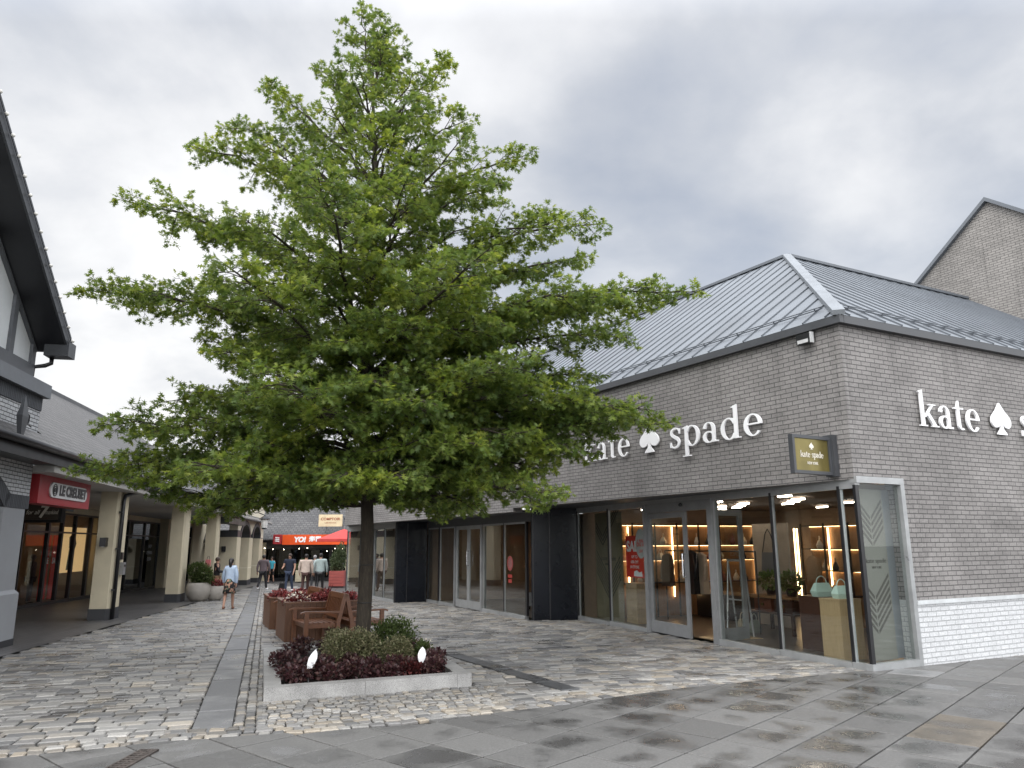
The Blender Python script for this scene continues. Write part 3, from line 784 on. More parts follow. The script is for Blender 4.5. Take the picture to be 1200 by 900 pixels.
GL = {
 'k': (1.12, [rc(.13, 0, .30, 1.56), rc(0, 0, .44, .055), [[(.0, 1.49), (.131, 1.44), (.299, 1.44), (.299, 1.60)]], [[(.30, .42), (.38, .40), (.90, .94), (.78, .94)]], rc(.62, .94, 1.04, .99), [[(.42, .56), (.54, .68), (1.02, .05), (.80, .05)]], rc(.70, 0, 1.14, .05)]),
 'a': (.90, [ring(.34, .27, .33, .29, .19, .22, 0, 360, .03), rc(.53, .0, .70, .70), ring(.37, .66, .33, .345, .165, .285, -5, 165, -.01), rc(.70, .0, .86, .07), [[(.04, .72), (.20, .68), (.24, .80), (.10, .84)]]]),
 't': (.68, [rc(.2, .16, .375, 1.0), [[(.2, 1.0), (.375, 1.0), (.375, 1.32), (.33, 1.32)]], rc(.0, .93, .64, 1.0), ring(.43, .20, .23, .21, .06, .135, 175, 310)]),
 'e': (.94, [ring(.46, .49, .45, .52, .265, .455, 3, 322, .015), rc(.20, .50, .90, .57)]),
 's': (.66, [stroke([(.60, .80), (.52, .95), (.33, .985), (.14, .88), (.13, .70), (.30, .56), (.48, .44), (.57, .27), (.48, .07), (.28, .015), (.10, .09), (.045, .27)], .05, .17, .05), rc(.575, .70, .63, .97), rc(.02, .03, .07, .3)]),
 'p': (1.08, [rc(.15, -.52, .325, 1.0), rc(.0, -.52, .48, -.465), [[(.0, .93), (.151, .89), (.324, .89), (.324, 1.03)]], ring(.57, .49, .46, .53, .255, .46, -152, 152, .02)]),
 'd': (1.06, [rc(.70, .0, .875, 1.56), [[(.56, 1.49), (.701, 1.44), (.874, 1.44), (.874, 1.60)]], ring(.45, .49, .45, .53, .255, .46, 28, 332, -.02), rc(.875, .0, 1.02, .055)]),
}
def spade_poly():
    p = cat([(.5, 1.22), (.30, .93), (.06, .66), (.01, .42), (.14, .25), (.33, .27), (.46, .40)], 6)[:-1]
    stem = [(.46, .40), (.42, .20), (.27, .02), (.27, -.02)]
    left = [tuple(q) for q in p]+stem
    right = [(1-x, y) for x, y in left[::-1] if abs(x-.5) > 1e-6]
    return left+right
def glyph_mb(ch, x0, y0, sx, sy, f3, depth):
    mb = MB(); parts = GL[ch][1] if ch != '*' else [[spade_poly()]]
    for k, quads in enumerate(parts):
        z0, z1 = 0, depth+.0012*k
        for q in quads:
            a = [f3(x0+x*sx, y0+y*sy, z1) for x, y in q]; b = [f3(x0+x*sx, y0+y*sy, z0+.0004*k) for x, y in q]
            n = len(q); mb.poly(a); mb.poly(b[::-1])
            for i in range(n): mb.poly([a[i], b[i], b[(i+1) % n], a[(i+1) % n]])
    return mb
def word_sign(parent, f3, width, sy, depth, mat):
    """the two words with the emblem between them, letter by letter"""
    kx = width/5.27; sx = sy*1.18
    def word(s, x0, x1):
        tot = sum(GL[c][0] for c in s); k = (x1-x0)/(tot+.12*(len(s)-1)); x = x0
        for c in s:
            build(glyph_mb(c, x, 0, k, sy, f3, depth), 'letter', mat, parent); x += (GL[c][0]+.12)*k
    word('kate', 0, 1.66*kx); word('spade', 2.92*kx, 5.27*kx)
    build(glyph_mb('*', 2.0*kx, 0, .60*kx, sy*1.22, f3, depth), 'emblem', mat, parent)
fl = lambda x, y, d: SF(6.88-x, -.035-d, 3.64+y)
s1 = thing('wall_lettering', 'white serif letters and leaf shaped emblem on the wall over the shop door, partly behind the tree', 'sign', SF(6.88, -.05, 3.64))
s1['label'] = 'white raised lettering on the brick wall above the shop door, partly behind leaves'
word_sign(s1, fl, 5.27, .385, .032, M_white)
s2 = thing('wall_lettering', 'white raised lettering on the brick side wall, cut off by the right edge', 'sign', EF(1.69, -.05, 3.68))
word_sign(s2, lambda x, y, d: EF(1.69+x, -.035-d, 3.675+y), 5.27, .385, .032, M_white)
# projecting blade sign on the corner
bs = thing('blade_sign', 'small olive brass sign with grey frame jutting out beside the brick corner', 'sign', SF(.32, 0, 3.1))
BS = Frame(SF.xy(.32, 0), -N_, -D_)                # a out from the wall, b towards the camera
mb = MB(); mb.box(BS, .0, .10, -.09, .09, 2.80, 3.45).box(BS, .10, .98, -.035, -.02, 2.82, 3.41)
for a0, a1, z0, z1 in ((.10, .98, 2.82, 2.87), (.10, .98, 3.36, 3.41), (.10, .15, 2.871, 3.359), (.93, .98, 2.871, 3.359)): mb.box(BS, a0, a1, -.019, .045, z0, z1)
build(mb, 'frame', M_dgrey, bs)
mb = MB(); mb.box(BS, .151, .929, -.018, .022, 2.872, 3.358); pl_ = build(mb, 'plate', M_brass, bs)
f3 = lambda x, y, d: BS(.80-x, .023+d, 3.075+y)
for s_, x0, x1 in (('kate', 0, .225), ('spade', .26, .53)):
    tot = sum(GL[c][0] for c in s_); k = (x1-x0)/(tot+.1*len(s_)); x = x0
    for c in s_: build(glyph_mb(c, x, 0, k, .062, f3, .006), 'letter', M_ivory, bs); x += (GL[c][0]+.1)*k
build(glyph_mb('*', .215, .125, .10, .085, f3, .006), 'emblem', M_ivory, bs)
build(text_mb('NEW YORK', .06, lambda x, y, d: BS(.535-x, .027+d, 2.985+y), depth=.004, width=.24), 'small_lettering', M_ivory, bs)
# floodlight under the eaves
fl_ = thing('floodlight', 'small dark floodlight fixed to the brick under the roof corner', 'light', SF(.57, 0, 5.05))
mb = MB(); mb.box(SF, .45, .70, -.16, -.05, 4.99, 5.16); build(mb, 'lamp_housing', M_black, fl_, bevel=.008)
mb = MB(); mb.box(SF, .43, .449, -.14, -.06, 4.99, 5.17).box(SF, .53, .62, -.05, -.001, 5.03, 5.12); build(mb, 'bracket', paint('pale_casing', (.55, .56, .56), rough=.5), fl_)
mb = MB(); mb.poly([SF(.47, -.161, 5.0), SF(.68, -.161, 5.0), SF(.68, -.161, 5.06), SF(.47, -.161, 5.06)]); build(mb, 'lens', paint('lens_glass', (.5, .5, .5), rough=.1), fl_)

# ------------------------------------------------------------------ gable building behind
GF_ = Frame(Cn+13*E_, D_, E_)
gb = thing('gable_building', 'tall brown brick gable end rising behind the corner shop roof', 'building', GF_(4.3, 0, 0))
mb = MB(); mb.vprism([(-2.6, 0), (11.2, 0), (11.2, 6.35), (4.3, 11.96), (-2.6, 6.35)], GF_, 0, .35); build(mb, 'gable_wall', M_gbrick, gb)
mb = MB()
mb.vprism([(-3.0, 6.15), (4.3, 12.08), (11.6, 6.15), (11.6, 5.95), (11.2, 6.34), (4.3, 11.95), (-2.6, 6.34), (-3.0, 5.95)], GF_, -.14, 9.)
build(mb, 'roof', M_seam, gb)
mb = MB(); mb.box(GF_, -2.5, 11.1, .36, 8.8, 0, 6.2); build(mb, 'side_walls', M_gbrick, gb)

# ------------------------------------------------------------------ things inside the corner shop
def zf(p): return gz(p[1])+.037
def grid_shelf(fr, t0, t1, b, z1, name, label, cat_, uprights, levels, back=None, led=None):
    p = fr.xy((t0+t1)/2, b); z0 = zf(p); th = thing(name, label, cat_, (p[0], p[1], z0))
    if back:
        mb = MB(); mb.box(fr, t0, t1, b+.30, b+.34, z0, z1); build(mb, 'back_panel', back, th)
    mb = MB()
    for k in range(uprights+1):
        t = t0+(t1-t0)*k/uprights; mb.box(fr, t-.018, t+.018, b-.018, b+.018, z0, z1)
    for z in levels: mb.box(fr, t0, t1, b-.012, b+.28, z-.012, z+.012)
    build(mb, 'rack_frame', M_black, th)
    if led:
        mb = MB()
        for t in led: mb.box(fr, t-.014, t+.014, b+.24, b+.27, z0+.5, z1-.1)
        for z in levels[1:]: mb.box(fr, t0+.02, t1-.02, b+.255, b+.275, z-.0225, z-.0145)  # strips under the shelves are added to brighten the interior
        build(mb, 'light_strip', M_led, th)
    return th
EW = Frame(BF.xy(9.8, 0), BF.b, BF.a)
grid_shelf(EW, .7, 6.3, -.40, 2.35, 'wall_rack', 'black grid wall rack with warm lit wooden back seen through the open shop door', 'rack', 8, (.75, 1.35, 1.75, 2.3), M_warm, (1.4, 2.8, 4.2, 5.6))
grid_shelf(BF, 5.0, 6.9, 5.9, 2.3, 'wall_rack', 'black wall rack behind the tall pale picture board in the shop', 'rack', 3, (.7, 1.2, 1.7, 2.2), M_warm, (5.4, BT(934, 6.1)))
grid_shelf(BF, BT(985, 4.6)-.6, BT(960, 4.6)+.25, 4.4, 2.25, 'wall_rack', 'warm lit wall rack with vertical light strips behind the mint handbags', 'rack', 2, (.6, 1.15, 1.65, 2.2), M_warm, (BT(976, 4.65), BT(939, 4.65)))
def handbag(p, z, w, h, d, mat, label, rot=0., group=None):
    th = thing('handbag', label, 'handbag', (p[0], p[1], z), rot, group)
    fr = Frame((p[0], p[1]), (1, 0), (0, 1)); mb = MB()
    lo = [(-w*.42, -d/2), (w*.42, -d/2), (w*.42, d/2), (-w*.42, d/2)]; mid = [(-w/2, -d*.62), (w/2, -d*.62), (w/2, d*.62), (-w/2, d*.62)]; hi = [(-w*.36, -d*.2), (w*.36, -d*.2), (w*.36, d*.2), (-w*.36, d*.2)]
    L = [[fr(a, b, z+zz) for a, b in q] for q, zz in ((lo, 0), (mid, h*.38), (hi, h))]
    mb.hexa(L[0]+L[1]); mb.hexa(L[1]+L[2]); build(mb, 'bag_body', mat, th, bevel=.012)
    mb = MB(); mb.tube([fr(-w*.3, 0, z+h*.95)]+[fr(-w*.3*math.cos(R(a)), 0, z+h*.95+h*.55*math.sin(R(a))) for a in range(15, 180, 15)]+[fr(w*.3, 0, z+h*.95)], .009, 6); build(mb, 'strap', mat, th)
    return th
def plinth(fr, t, b, w, dp, h, label, mat=M_ply):
    p = fr.xy(t, b); z = zf(p); th = thing('display_plinth', label, 'plinth', (p[0], p[1], z)); mb = MB()
    mb.box(fr, t-w/2, t+w/2, b-dp/2, b+dp/2, z, z+h-.03); build(mb, 'plinth_body', mat, th, bevel=.004)
    mb = MB(); mb.box(fr, t-w/2-.006, t+w/2+.006, b-dp/2-.006, b+dp/2+.006, z+h-.03, z+h); build(mb, 'plinth_top', mat, th); return z+h
h1 = plinth(BF, BT(983, .5), .5, .44, .44, .92, 'pale wooden display plinth right behind the corner window')
handbag(BF.xy(BT(986, .5), .5), h1, .30, .20, .13, M_mint, 'mint green slouchy handbag nearest the corner on the pale wooden plinth', .35)
h2 = plinth(BF, BT(960, 1.0), 1.0, .5, .5, .90, 'low dark display plinth beside the pale wooden plinth', M_dwood)
handbag(BF.xy(BT(963, .95), .95), h2, .36, .23, .14, M_mint, 'larger mint green handbag standing on the dark plinth in the shop', .3)
plinth(BF, BT(749, .75), .75, .55, .45, .95, 'pale plinth below the red sale poster in the window')
HB_ = []
for k, (mt_, nm_) in enumerate(((M_black, 'black'), (M_beige, 'beige'), (paint('brick_leather', (.25, .07, .045), rough=.45), 'brick red'), (paint('cream_leather', (.7, .64, .54), rough=.45), 'cream'))):
    h_ = handbag((0, 0), 0, .26, .19, .11, mt_, nm_+' handbag on a wall rack inside the corner shop', 0, 'handbags on the wall racks'); HB_.append(h_)
kk_ = 0
for (t0, t1, b, levels) in ((BT(985, 4.6)-.5, BT(960, 4.6)+.2, 4.52, (.6, 1.15, 1.65)), (.8, 6.2, None, (.75, 1.35, 1.75)), (5.1, 6.8, 6.02, (.7, 1.2, 1.7))):
    for lv_ in levels:
        t = t0+.15
        while t < t1-.1:
            if rng.random() < .75:
                h_ = HB_[kk_ % 4]; o_ = h_ if kk_ < 4 else copy_tree(h_); q = BF.xy(t, b) if b else EW.xy(t, -.26); o_.location = (q[0], q[1], lv_+.0125); o_.rotation_euler = (0, 0, rng.uniform(-.3, .3)+1.2); kk_ += 1
                o_.scale = (rng.uniform(.85, 1.15),)*3
            t += rng.uniform(.3, .48)
# chest table with shelf, plant and bags
tp = BF.xy(BT(914, 2.3), 2.3); z0 = zf(tp); tb_ = thing('display_table', 'dark wooden display table with a lower shelf in the middle of the shop', 'table', (tp[0], tp[1], z0)); TF = Frame(tp, BF.a, BF.b)
mb = MB(); mb.box(TF, -.75, .75, -.35, .35, z0+.72, z0+.76); build(mb, 'tabletop', M_warm, tb_)
mb = MB(); mb.box(TF, -.75, .75, -.35, .35, z0+.40, z0+.43); build(mb, 'shelf', M_dwood, tb_)
for a in (-.7, .7):
    for b in (-.3, .3): mb = MB(); mb.box(TF, a-.03, a+.03, b-.03, b+.03, z0, z0+.3995).box(TF, a-.03, a+.03, b-.03, b+.03, z0+.4305, z0+.7195); build(mb, 'leg', M_dwood, tb_)
for t, m_, lb in ((-.35, M_dwood, 'dark brown leather trunk on the display table shelf, right of the middle'), (.3, paint('tan_leather', (.16, .05, .025), rough=.4), 'reddish brown leather trunk on the display table shelf, left of the middle')):
    th = thing('trunk_case', lb, 'trunk', (*TF(t, 0)[:2], z0+.43)); mb = MB(); mb.box(TF, t-.28, t+.28, -.24, .24, z0+.431, z0+.69); build(mb, 'case_body', m_, th, bevel=.02)
    mb = MB(); mb.box(TF, t-.04, t+.04, -.262, -.2405, z0+.55, z0+.60); build(mb, 'clasp', M_brass, th)
for t, m_, lb in ((.62, M_beige, 'beige tote bag standing on the shop floor below the table'), (.22, paint('sage_leather', (.30, .33, .27), rough=.5), 'grey green tote bag standing on the shop floor below the table')):
    q = TF.xy(t, -.55); handbag(q, zf(q), .26, .26, .12, m_, lb, .6)
for t, lb in ((.35, 'leafy potted plant on the display table, towards the left'), (-.3, 'leafy potted plant on the display table, towards the right')):
    p = TF(t, .05, z0+.7605); th = thing('potted_plant', lb, 'plant', p); mb = MB(); mb.lathe([(.09, 0), (.13, .16), (.12, .16), (.11, .13)], p, 20); build(mb, 'pot', M_black, th, smooth=True)
    leaf_cloud('foliage', th, [(p[0], p[1], p[2]+.30)], [(.24, .24, .17)], 260, .11, M_fern)
# picture board with a printed bag
q = BF.xy(BT(906, 3.1), 3.1); z0 = zf(q); bd = thing('picture_board', 'tall pale board with a printed grey handbag picture behind the display table', 'display board', (q[0], q[1], z0)); PB = Frame(q, BF.a, BF.b)
mb = MB(); mb.box(PB, -.62, .62, 0, .05, z0+.02, 2.25); build(mb, 'board', paint('board_beige', (.40, .34, .28), rough=.6), bd)
mb = MB(); mb.vprism([(-.3, 1.1), (.36, 1.1), (.30, 1.58), (-.22, 1.58)], PB, -.008, -.001); build(mb, 'printed_bag', M_bluew, bd)
mb = MB(); mb.tube([PB(-.2, -.004, 1.58), PB(-.05, -.004, 2.0), PB(.05, -.004, 2.12), PB(.15, -.004, 2.0), PB(.28, -.004, 1.58)], .012, 6); build(mb, 'printed_chain', M_black, bd)
# tall steel clothes stand close to the glass
q = BF.xy(BT(864, 1.0), 1.0); z0 = zf(q); st = thing('garment_stand', 'slim silver garment stand beside the shop door glass', 'clothes stand', (q[0], q[1], z0)); GS = Frame(q, BF.a, BF.b); M_steel = paint('brushed_steel', (.5, .51, .52), rough=.3, metal=.6)
mb = MB()
for a in (-.26, .26):
    mb.tube([GS(a, -.12, z0), GS(a, 0, z0+1.5)], .02, 8).tube([GS(a, .14, z0), GS(a, 0, z0+1.5)], .02, 8)
mb.tube([GS(-.28, 0, z0+1.5), GS(.28, 0, z0+1.5)], .024, 8).tube([GS(-.26, -.06, z0+.72), GS(.26, -.06, z0+.72)], .016, 8)
build(mb, 'stand_frame', M_steel, st)
def garment(fr, t, b, ztop, ln, w, mat, label, name='hanging_coat', cat_='coat', group=None):
    p = fr(t, b, ztop); th = thing(name, label, cat_, p, 0, group); mb = MB()
    for (z0_, w0, d0), (z1_, w1, d1) in zip([(0, .10, .05), (-.06, w*.8, .11), (-.30, w*.9, .15), (-ln*.6, w*.85, .15)], [(-.06, w*.8, .11), (-.30, w*.9, .15), (-ln*.6, w*.85, .15), (-ln, w, .17)]):
        A_ = [fr(t+sx*w0/2, b+sy*d0/2, ztop+z0_) for sx, sy in ((-1, -1), (1, -1), (1, 1), (-1, 1))]
        B_ = [fr(t+sx*w1/2, b+sy*d1/2, ztop+z1_) for sx, sy in ((-1, -1), (1, -1), (1, 1), (-1, 1))]
        mb.hexa(B_+A_)
    build(mb, 'coat_body', mat, th, bevel=.015)
    for s in (-1, 1):
        mb = MB(); mb.tube([fr(t+s*w*.38, b, ztop-.07), fr(t+s*w*.55, b-.03, ztop-.35), fr(t+s*w*.56, b-.06, ztop-.64)], [.06, .055, .045], 8); build(mb, 'sleeve', mat, th, smooth=True)
    mb = MB(); mb.tube([fr(t, b, ztop-.01), fr(t, b, ztop+.06), fr(t+.03, b, ztop+.09)], .006, 6); build(mb, 'hook', M_black, th)
garment(BF, BT(812, 1.6), 1.6, 1.62, 1.0, .42, M_black, 'black coat on the hanging rail just inside the open door')
garment(BF, BT(823, 1.75), 1.75, 1.58, .95, .40, paint('camel_wool', (.42, .33, .24), rough=.9), 'camel coat on the hanging rail just inside the open door')
garment(BF, BT(784, 1.6), 1.6, 1.55, .8, .38, paint('brown_wool', (.09, .06, .045), rough=.9), 'dark brown coat hanging behind the left door leaf')
garment(BF, BT(721, .6), .6, 1.7, .95, .36, paint('grey_wool', (.22, .21, .20), rough=.9), 'grey dress hanging in the window left of the red sale poster', 'hanging_dress', 'dress')
garment(BF, BT(956, 3.6), 3.6, 1.5, .8, .38, paint('tan_wool', (.30, .17, .08), rough=.9), 'tan coat hanging in front of the warm lit racks')
q = BF.xy(6., 1.66); rl = thing('clothes_rail', 'black clothes rail carrying coats inside the door', 'clothes rail', (q[0], q[1], zf(q))); mb = MB(); z0 = zf(q)
for t in (4.6, 8.2): mb.tube([BF(t, 1.66, z0), BF(t, 1.66, z0+1.70)], .015, 8)
mb.tube([BF(4.6, 1.66, z0+1.70), BF(8.2, 1.66, z0+1.70)], .015, 8); build(mb, 'rail_frame', M_black, rl)
q = BF.xy(7.8, 3.4); z0 = zf(q); ct = thing('shop_counter', 'long dark counter facing the shop door', 'counter', (q[0], q[1], z0)); mb = MB(); mb.box(BF, 6.4, 9.2, 3.2, 3.7, z0, z0+.62); build(mb, 'counter_body', M_black, ct)
mb = MB(); mb.box(BF, 6.36, 9.24, 3.17, 3.73, z0+.6205, z0+.66); build(mb, 'counter_top', M_warm, ct)
q = BF.xy(4.25, .55); mt = thing('door_mat', 'tan door mat on the threshold of the open shop door', 'mat', (q[0], q[1], zf(q))); mb = MB(); mb.box(BF, 3.9, 4.62, .16, 1.15, zf(q)-.02, zf(q)+.012); build(mb, 'mat', M_ply, mt)
# window panels and posters
def chevrons(fr, t0, t1, z0, z1, b, mat, parent, pitch=.11, w=.045, mid=None):
    mid = (t0+t1)/2 if mid is None else mid; mb = MB(); z = z0
    while z < z1:
        for s, te in ((-1, t0), (1, t1)):
            dx = abs(te-mid)-.02
            if dx > .05:
                zz = min(dx, 9); mb.vprism([(mid+s*.015, z), (mid+s*dx, z+dx*.95), (mid+s*dx, z+dx*.95+w), (mid+s*.015, z+w)], fr, b-.004, b)
        z += pitch
    return build(mb, 'leaf_print', mat, parent)
q = BF.xy(9.0, .45); ob = thing('window_banner', 'olive banner with leaf stripes in the far left window of the corner shop', 'banner', (q[0], q[1], zf(q)))
mb = MB(); mb.box(BF, 8.25, 9.75, .45, .47, zf(q), 2.6); build(mb, 'banner', M_olive, ob)
chevrons(BF, 8.35, 9.7, .35, 1.0, .449, M_palmd, ob, mid=8.95); chevrons(BF, 8.35, 9.7, 1.75, 2.0, .449, M_palmd, ob, mid=9.3)
build(text_mb('kate spade', .16, lambda x, y, d: BF(9.0-x, .446-d, 1.42+y), depth=.004, width=.8), 'lettering', M_palmd, ob)
build(text_mb('NEW YORK', .08, lambda x, y, d: BF(9.0-x, .446-d, 1.27+y), depth=.004, width=.4), 'small_lettering', M_palmd, ob)
# corner window: pale banner standing square to the side window
q = EF.xy(.58, .21); pb = thing('window_banner', 'pale banner with dark palm leaf stripes in the corner window', 'banner', (q[0], q[1], 0.04))
mb = MB(); mb.box(EF, .30, .86, .20, .22, .06, 2.62); build(mb, 'banner', M_palm, pb)
chevrons(EF, .31, .85, .45, 1.05, .199, M_palmd, pb, pitch=.10, w=.05, mid=.48); chevrons(EF, .31, .85, 1.75, 2.25, .199, M_palmd, pb, pitch=.10, w=.05, mid=.55)
build(text_mb('kate spade', .1, lambda x, y, d: EF(.58+x, .197-d, 1.52+y), depth=.004, width=.46), 'lettering', M_palmd, pb)
build(text_mb('NEW YORK', .05, lambda x, y, d: EF(.58+x, .197-d, 1.42+y), depth=.004, width=.22), 'small_lettering', M_palmd, pb)
q = EF.xy(.98, .25); wb = thing('reflection_sheet', 'plain pale blue grey sheet standing in for a reflection beside the palm banner in the corner window', 'board', (q[0], q[1], .04)); mb = MB(); mb.box(EF, .87, 1.09, .24, .26, .06, 2.62); build(mb, 'board', M_bluew, wb)  # reflection in the corner glass, put in as a coloured sheet
SPT = BT(745, .35); q = BF.xy(SPT, .35); sp = thing('sale_poster', 'red sale poster with white lettering in the window left of the shop door', 'poster', (q[0], q[1], 1.4))
mb = MB(); mb.box(BF, SPT-.42, SPT+.42, .35, .362, 1.0, 1.98); build(mb, 'poster', M_sale, sp)
build(text_mb('SALE', .34, lambda x, y, d: BF(SPT+.02-x, .347-d, 1.72+y), depth=.004, bold=.012, width=.7), 'lettering', M_white, sp)
for k, tx in enumerate(('UP TO', '60% OFF', 'IN STORE')): build(text_mb(tx, .1, lambda x, y, d: BF(SPT-x, .347-d, 1.48-.12*k+y), depth=.004), 'small_lettering', M_white, sp)
mb = MB(); mb.vprism([(SPT-.35+k_x, z_) for k_x, z_ in ((0, 1.03), (.40, 1.03), (.38, 1.14), (.25, 1.17), (.15, 1.12), (.02, 1.15))], BF, .344, .3495); build(mb, 'bag_print', M_white, sp)
q = BF.xy(6.56, .03); es = thing('oval_sticker', 'pale oval discount sticker on the glass over the red poster', 'sticker', (q[0], q[1], 1.75)); mb = MB()
mb.vprism([(6.60+.24*math.cos(R(a)), 1.80+.34*math.sin(R(a))) for a in range(0, 360, 12)], BF, .040, .044); build(mb, 'oval', paint('sticker_grey', (.46, .47, .46), rough=.5), es)
build(text_mb('60%', .24, lambda x, y, d: BF(6.60-x, .037-d, 1.80+y), depth=.003, width=.36), 'lettering', paint('sticker_red', (.5, .06, .05)), es)
build(text_mb('OFF', .1, lambda x, y, d: BF(6.60-x, .037-d, 1.62+y), depth=.003), 'small_lettering', paint('sticker_red', (0, 0, 0)), es)
# second unit: counter, seat block, board, sticker
q = AF.xy(2.9, 3.4); z0 = zf(q); ct = thing('shop_counter', 'reddish wooden counter deep inside the second shop unit', 'counter', (q[0], q[1], z0)); mb = MB(); mb.box(AF, 1.6, 4.2, 3.2, 3.9, z0, z0+1.0); build(mb, 'counter_body', M_dwood, ct); mb = MB(); mb.box(AF, 1.55, 4.25, 3.15, 3.95, z0+1.001, z0+1.04); build(mb, 'counter_top', M_warm, ct)
q = AF.xy(2.9, 1.6); z0 = zf(q); sb = thing('seat_block', 'grey upholstered seat block behind the second shop window', 'seat', (q[0], q[1], z0)); mb = MB(); mb.box(AF, 2.4, 3.4, 1.4, 1.9, z0+.1, z0+.5); build(mb, 'cushion', paint('grey_felt', (.16, .155, .16), rough=.95), sb, bevel=.03)
for a in (2.45, 3.35):
    for b in (1.45, 1.85): mb = MB(); mb.box(AF, a-.02, a+.02, b-.02, b+.02, z0, z0+.0995); build(mb, 'leg', M_black, sb)
grid_shelf(AF, 5.0, 8.6, 4.6, 2.2, 'wall_rack', 'warm lit wall rack at the back of the second shop unit', 'rack', 5, (.6, 1.1, 1.6, 2.1), M_warm, (5.5, 7.2))
q = AF.xy(.9, 1.3); z0 = zf(q); lp = thing('display_board', 'warm lit beige display board at the right end of the second shop unit', 'panel', (q[0], q[1], z0)); mb = MB(); mb.box(AF, .3, 1.3, 1.3, 1.36, z0, 2.35); build(mb, 'panel', paint('beige_panel', (.55, .42, .25), rough=.6), lp); mb = MB(); mb.box(AF, .3, 1.3, 1.22, 1.26, 2.28, 2.32); build(mb, 'light_strip', M_led, lp)
q = AF.xy(1.6, .0); rs = thing('round_sticker', 'round pink and red sticker on the second shop window', 'sticker', (q[0], q[1], 1.25)); mb = MB()
mb.vprism([(1.58+.21*math.cos(R(a)), 1.26+.21*math.sin(R(a))) for a in range(0, 360, 15)], AF, .0385, .042); build(mb, 'disc', paint('sticker_pink', (.50, .20, .20), rough=.5), rs)
mb = MB()
for a in range(0, 360, 15): mb.vprism([(1.58+r*math.cos(R(b)), 1.26+r*math.sin(R(b))) for r, b in ((.19, a), (.19, a+15), (.16, a+15), (.16, a))], AF, .034, .038)
build(mb, 'ring', paint('sticker_red', (0, 0, 0)), rs)
mb = MB(); mb.box(AF, 1.43, 1.73, .0345, .038, .86, .95).box(AF, 1.46, 1.70, .0345, .038, .72, .82); build(mb, 'strip', paint('sticker_red', (0, 0, 0)), rs)

# ------------------------------------------------------------------ half-timbered building at the left edge
tw = thing('timbered_building', 'white brick building with half timbered gable and black roof edge at the left', 'building', LF(-6.87, 0, 0))
ax0, ar = -9.27, 1.34; arc = []
for k in range(13):
    t = -1+2*k/12; arc.append((ax0-ar*t, 2.53+.52*(1-t*t)))           # right to left
arc_o = [(a+(a-ax0)*.16, z+.24) for a, z in arc]
mb = MB()
mb.vprism([(-6.87, 2.79), (-6.87, 4.53), (-16, 4.53), (-16, 2.79), (arc_o[-1][0], 2.79)]+arc_o[::-1][1:-1]+[(arc_o[0][0], 2.79)], LF, -.35, 0.)
mb.vprism([(-16, 2.79), (-16, 2.53), (arc[-1][0]-.22, 2.53), (arc_o[-1][0], 2.79)], LF, -.35, 0.)
build(mb, 'brick_wall', M_tbrick, tw)
mb = MB()
mb.vprism(arc+arc_o[::-1], LF, -.36, .012)
mb.box(LF, -7.93, -6.865, -.36, .012, 2.53, 2.785)
mb.vprism([(-16, 4.535), (-6.86, 4.535), (-6.86, 4.81), (-16, 4.81)], LF, -.36, .02)
build(mb, 'soldier_band', M_solid, tw)
mb = MB(); mb.box(LF, -16, -6.77, -.5, .13, 4.812, 5.09); build(mb, 'coping', paint('grey_coping', (.17, .18, .195), rough=.6, var=.12, scale=4), tw, bevel=.012)
for a0, a1 in ((-8.02, -6.93), (-12.4, -10.55)):
    mb = MB(); mb.box(LF, a0+.09, a1-.06, -.62, .0, .95, 2.529); pr = build(mb, 'pier', M_pier, tw)
    mb = MB(); mb.box(LF, a0-.01, a1+.01, -.67, .07, -.3, .049); build(mb, 'pier_base', M_base, pr)
    mb = MB(); mb.box(LF, a0, a1, -.66, .06, .05, .90); mb.hexa([LF(a0, -.66, .90), LF(a1, -.66, .90), LF(a1, .06, .90), LF(a0, .06, .90), LF(a0+.06, -.62, .97), LF(a1-.06, -.62, .97), LF(a1-.06, 0, .97), LF(a0+.06, 0, .97)])
    build(mb, 'pier_plinth', M_pier, pr)
mb = MB(); mb.box(LF, -16, -6.88, -5.0, -.36, 2.8, 5.0); build(mb, 'body', M_tbrick, tw)
# half-timbered storey
mb = MB(); mb.vprism([(-7.27, 5.092), (-7.27, 5.9), (-13, 10.05), (-18.6, 5.9), (-18.6, 5.092)], LF, -.3, -.12); build(mb, 'panel_wall', M_render, tw)
mb = MB()
mb.vprism([(-18, 5.093), (-7.25, 5.093), (-7.25, 5.42), (-18, 5.42)], LF, -.12, -.06)
mb.vprism([(-7.25, 5.421), (-7.25, 5.92), (-7.43, 6.05), (-7.43, 5.421)], LF, -.12, -.061)
for a in (-8.35, -9.6, -10.85, -12.1): mb.vprism([(a-.09, 5.421), (a+.09, 5.421), (a+.09, 5.9+(-7.27-a)*.724), (a-.09, 5.9+(-7.27-a)*.724)], LF, -.12, -.061)
mb.vprism([(-7.25, 5.70), (-7.25, 5.92), (-13, 10.04), (-13, 9.80)], LF, -.119, -.05)
build(mb, 'timber_frame', M_timber, tw)
mb = MB(); mb.vprism([(-7.2, 5.72), (-7.2, 5.94), (-13, 10.15), (-18.8, 5.94), (-18.8, 5.72), (-13, 9.93)], LF, -5.0, .5); rf = build(mb, 'roof', M_black, tw)
mb = MB(); mb.vprism([(-7.18, 5.945), (-7.18, 6.05), (-13.0, 10.27), (-13, 10.155)], LF, -5.0, .54); mb.vprism([(-7.18, 5.71), (-7.18, 5.944), (-13, 10.154), (-13, 9.93)], LF, .501, .54); build(mb, 'verge_board', M_dgrey, rf)
mb = MB(); mb.box(LF, -7.38, -7.0, .12, .58, 5.62, 5.93); build(mb, 'eaves_box', M_dgrey, rf)
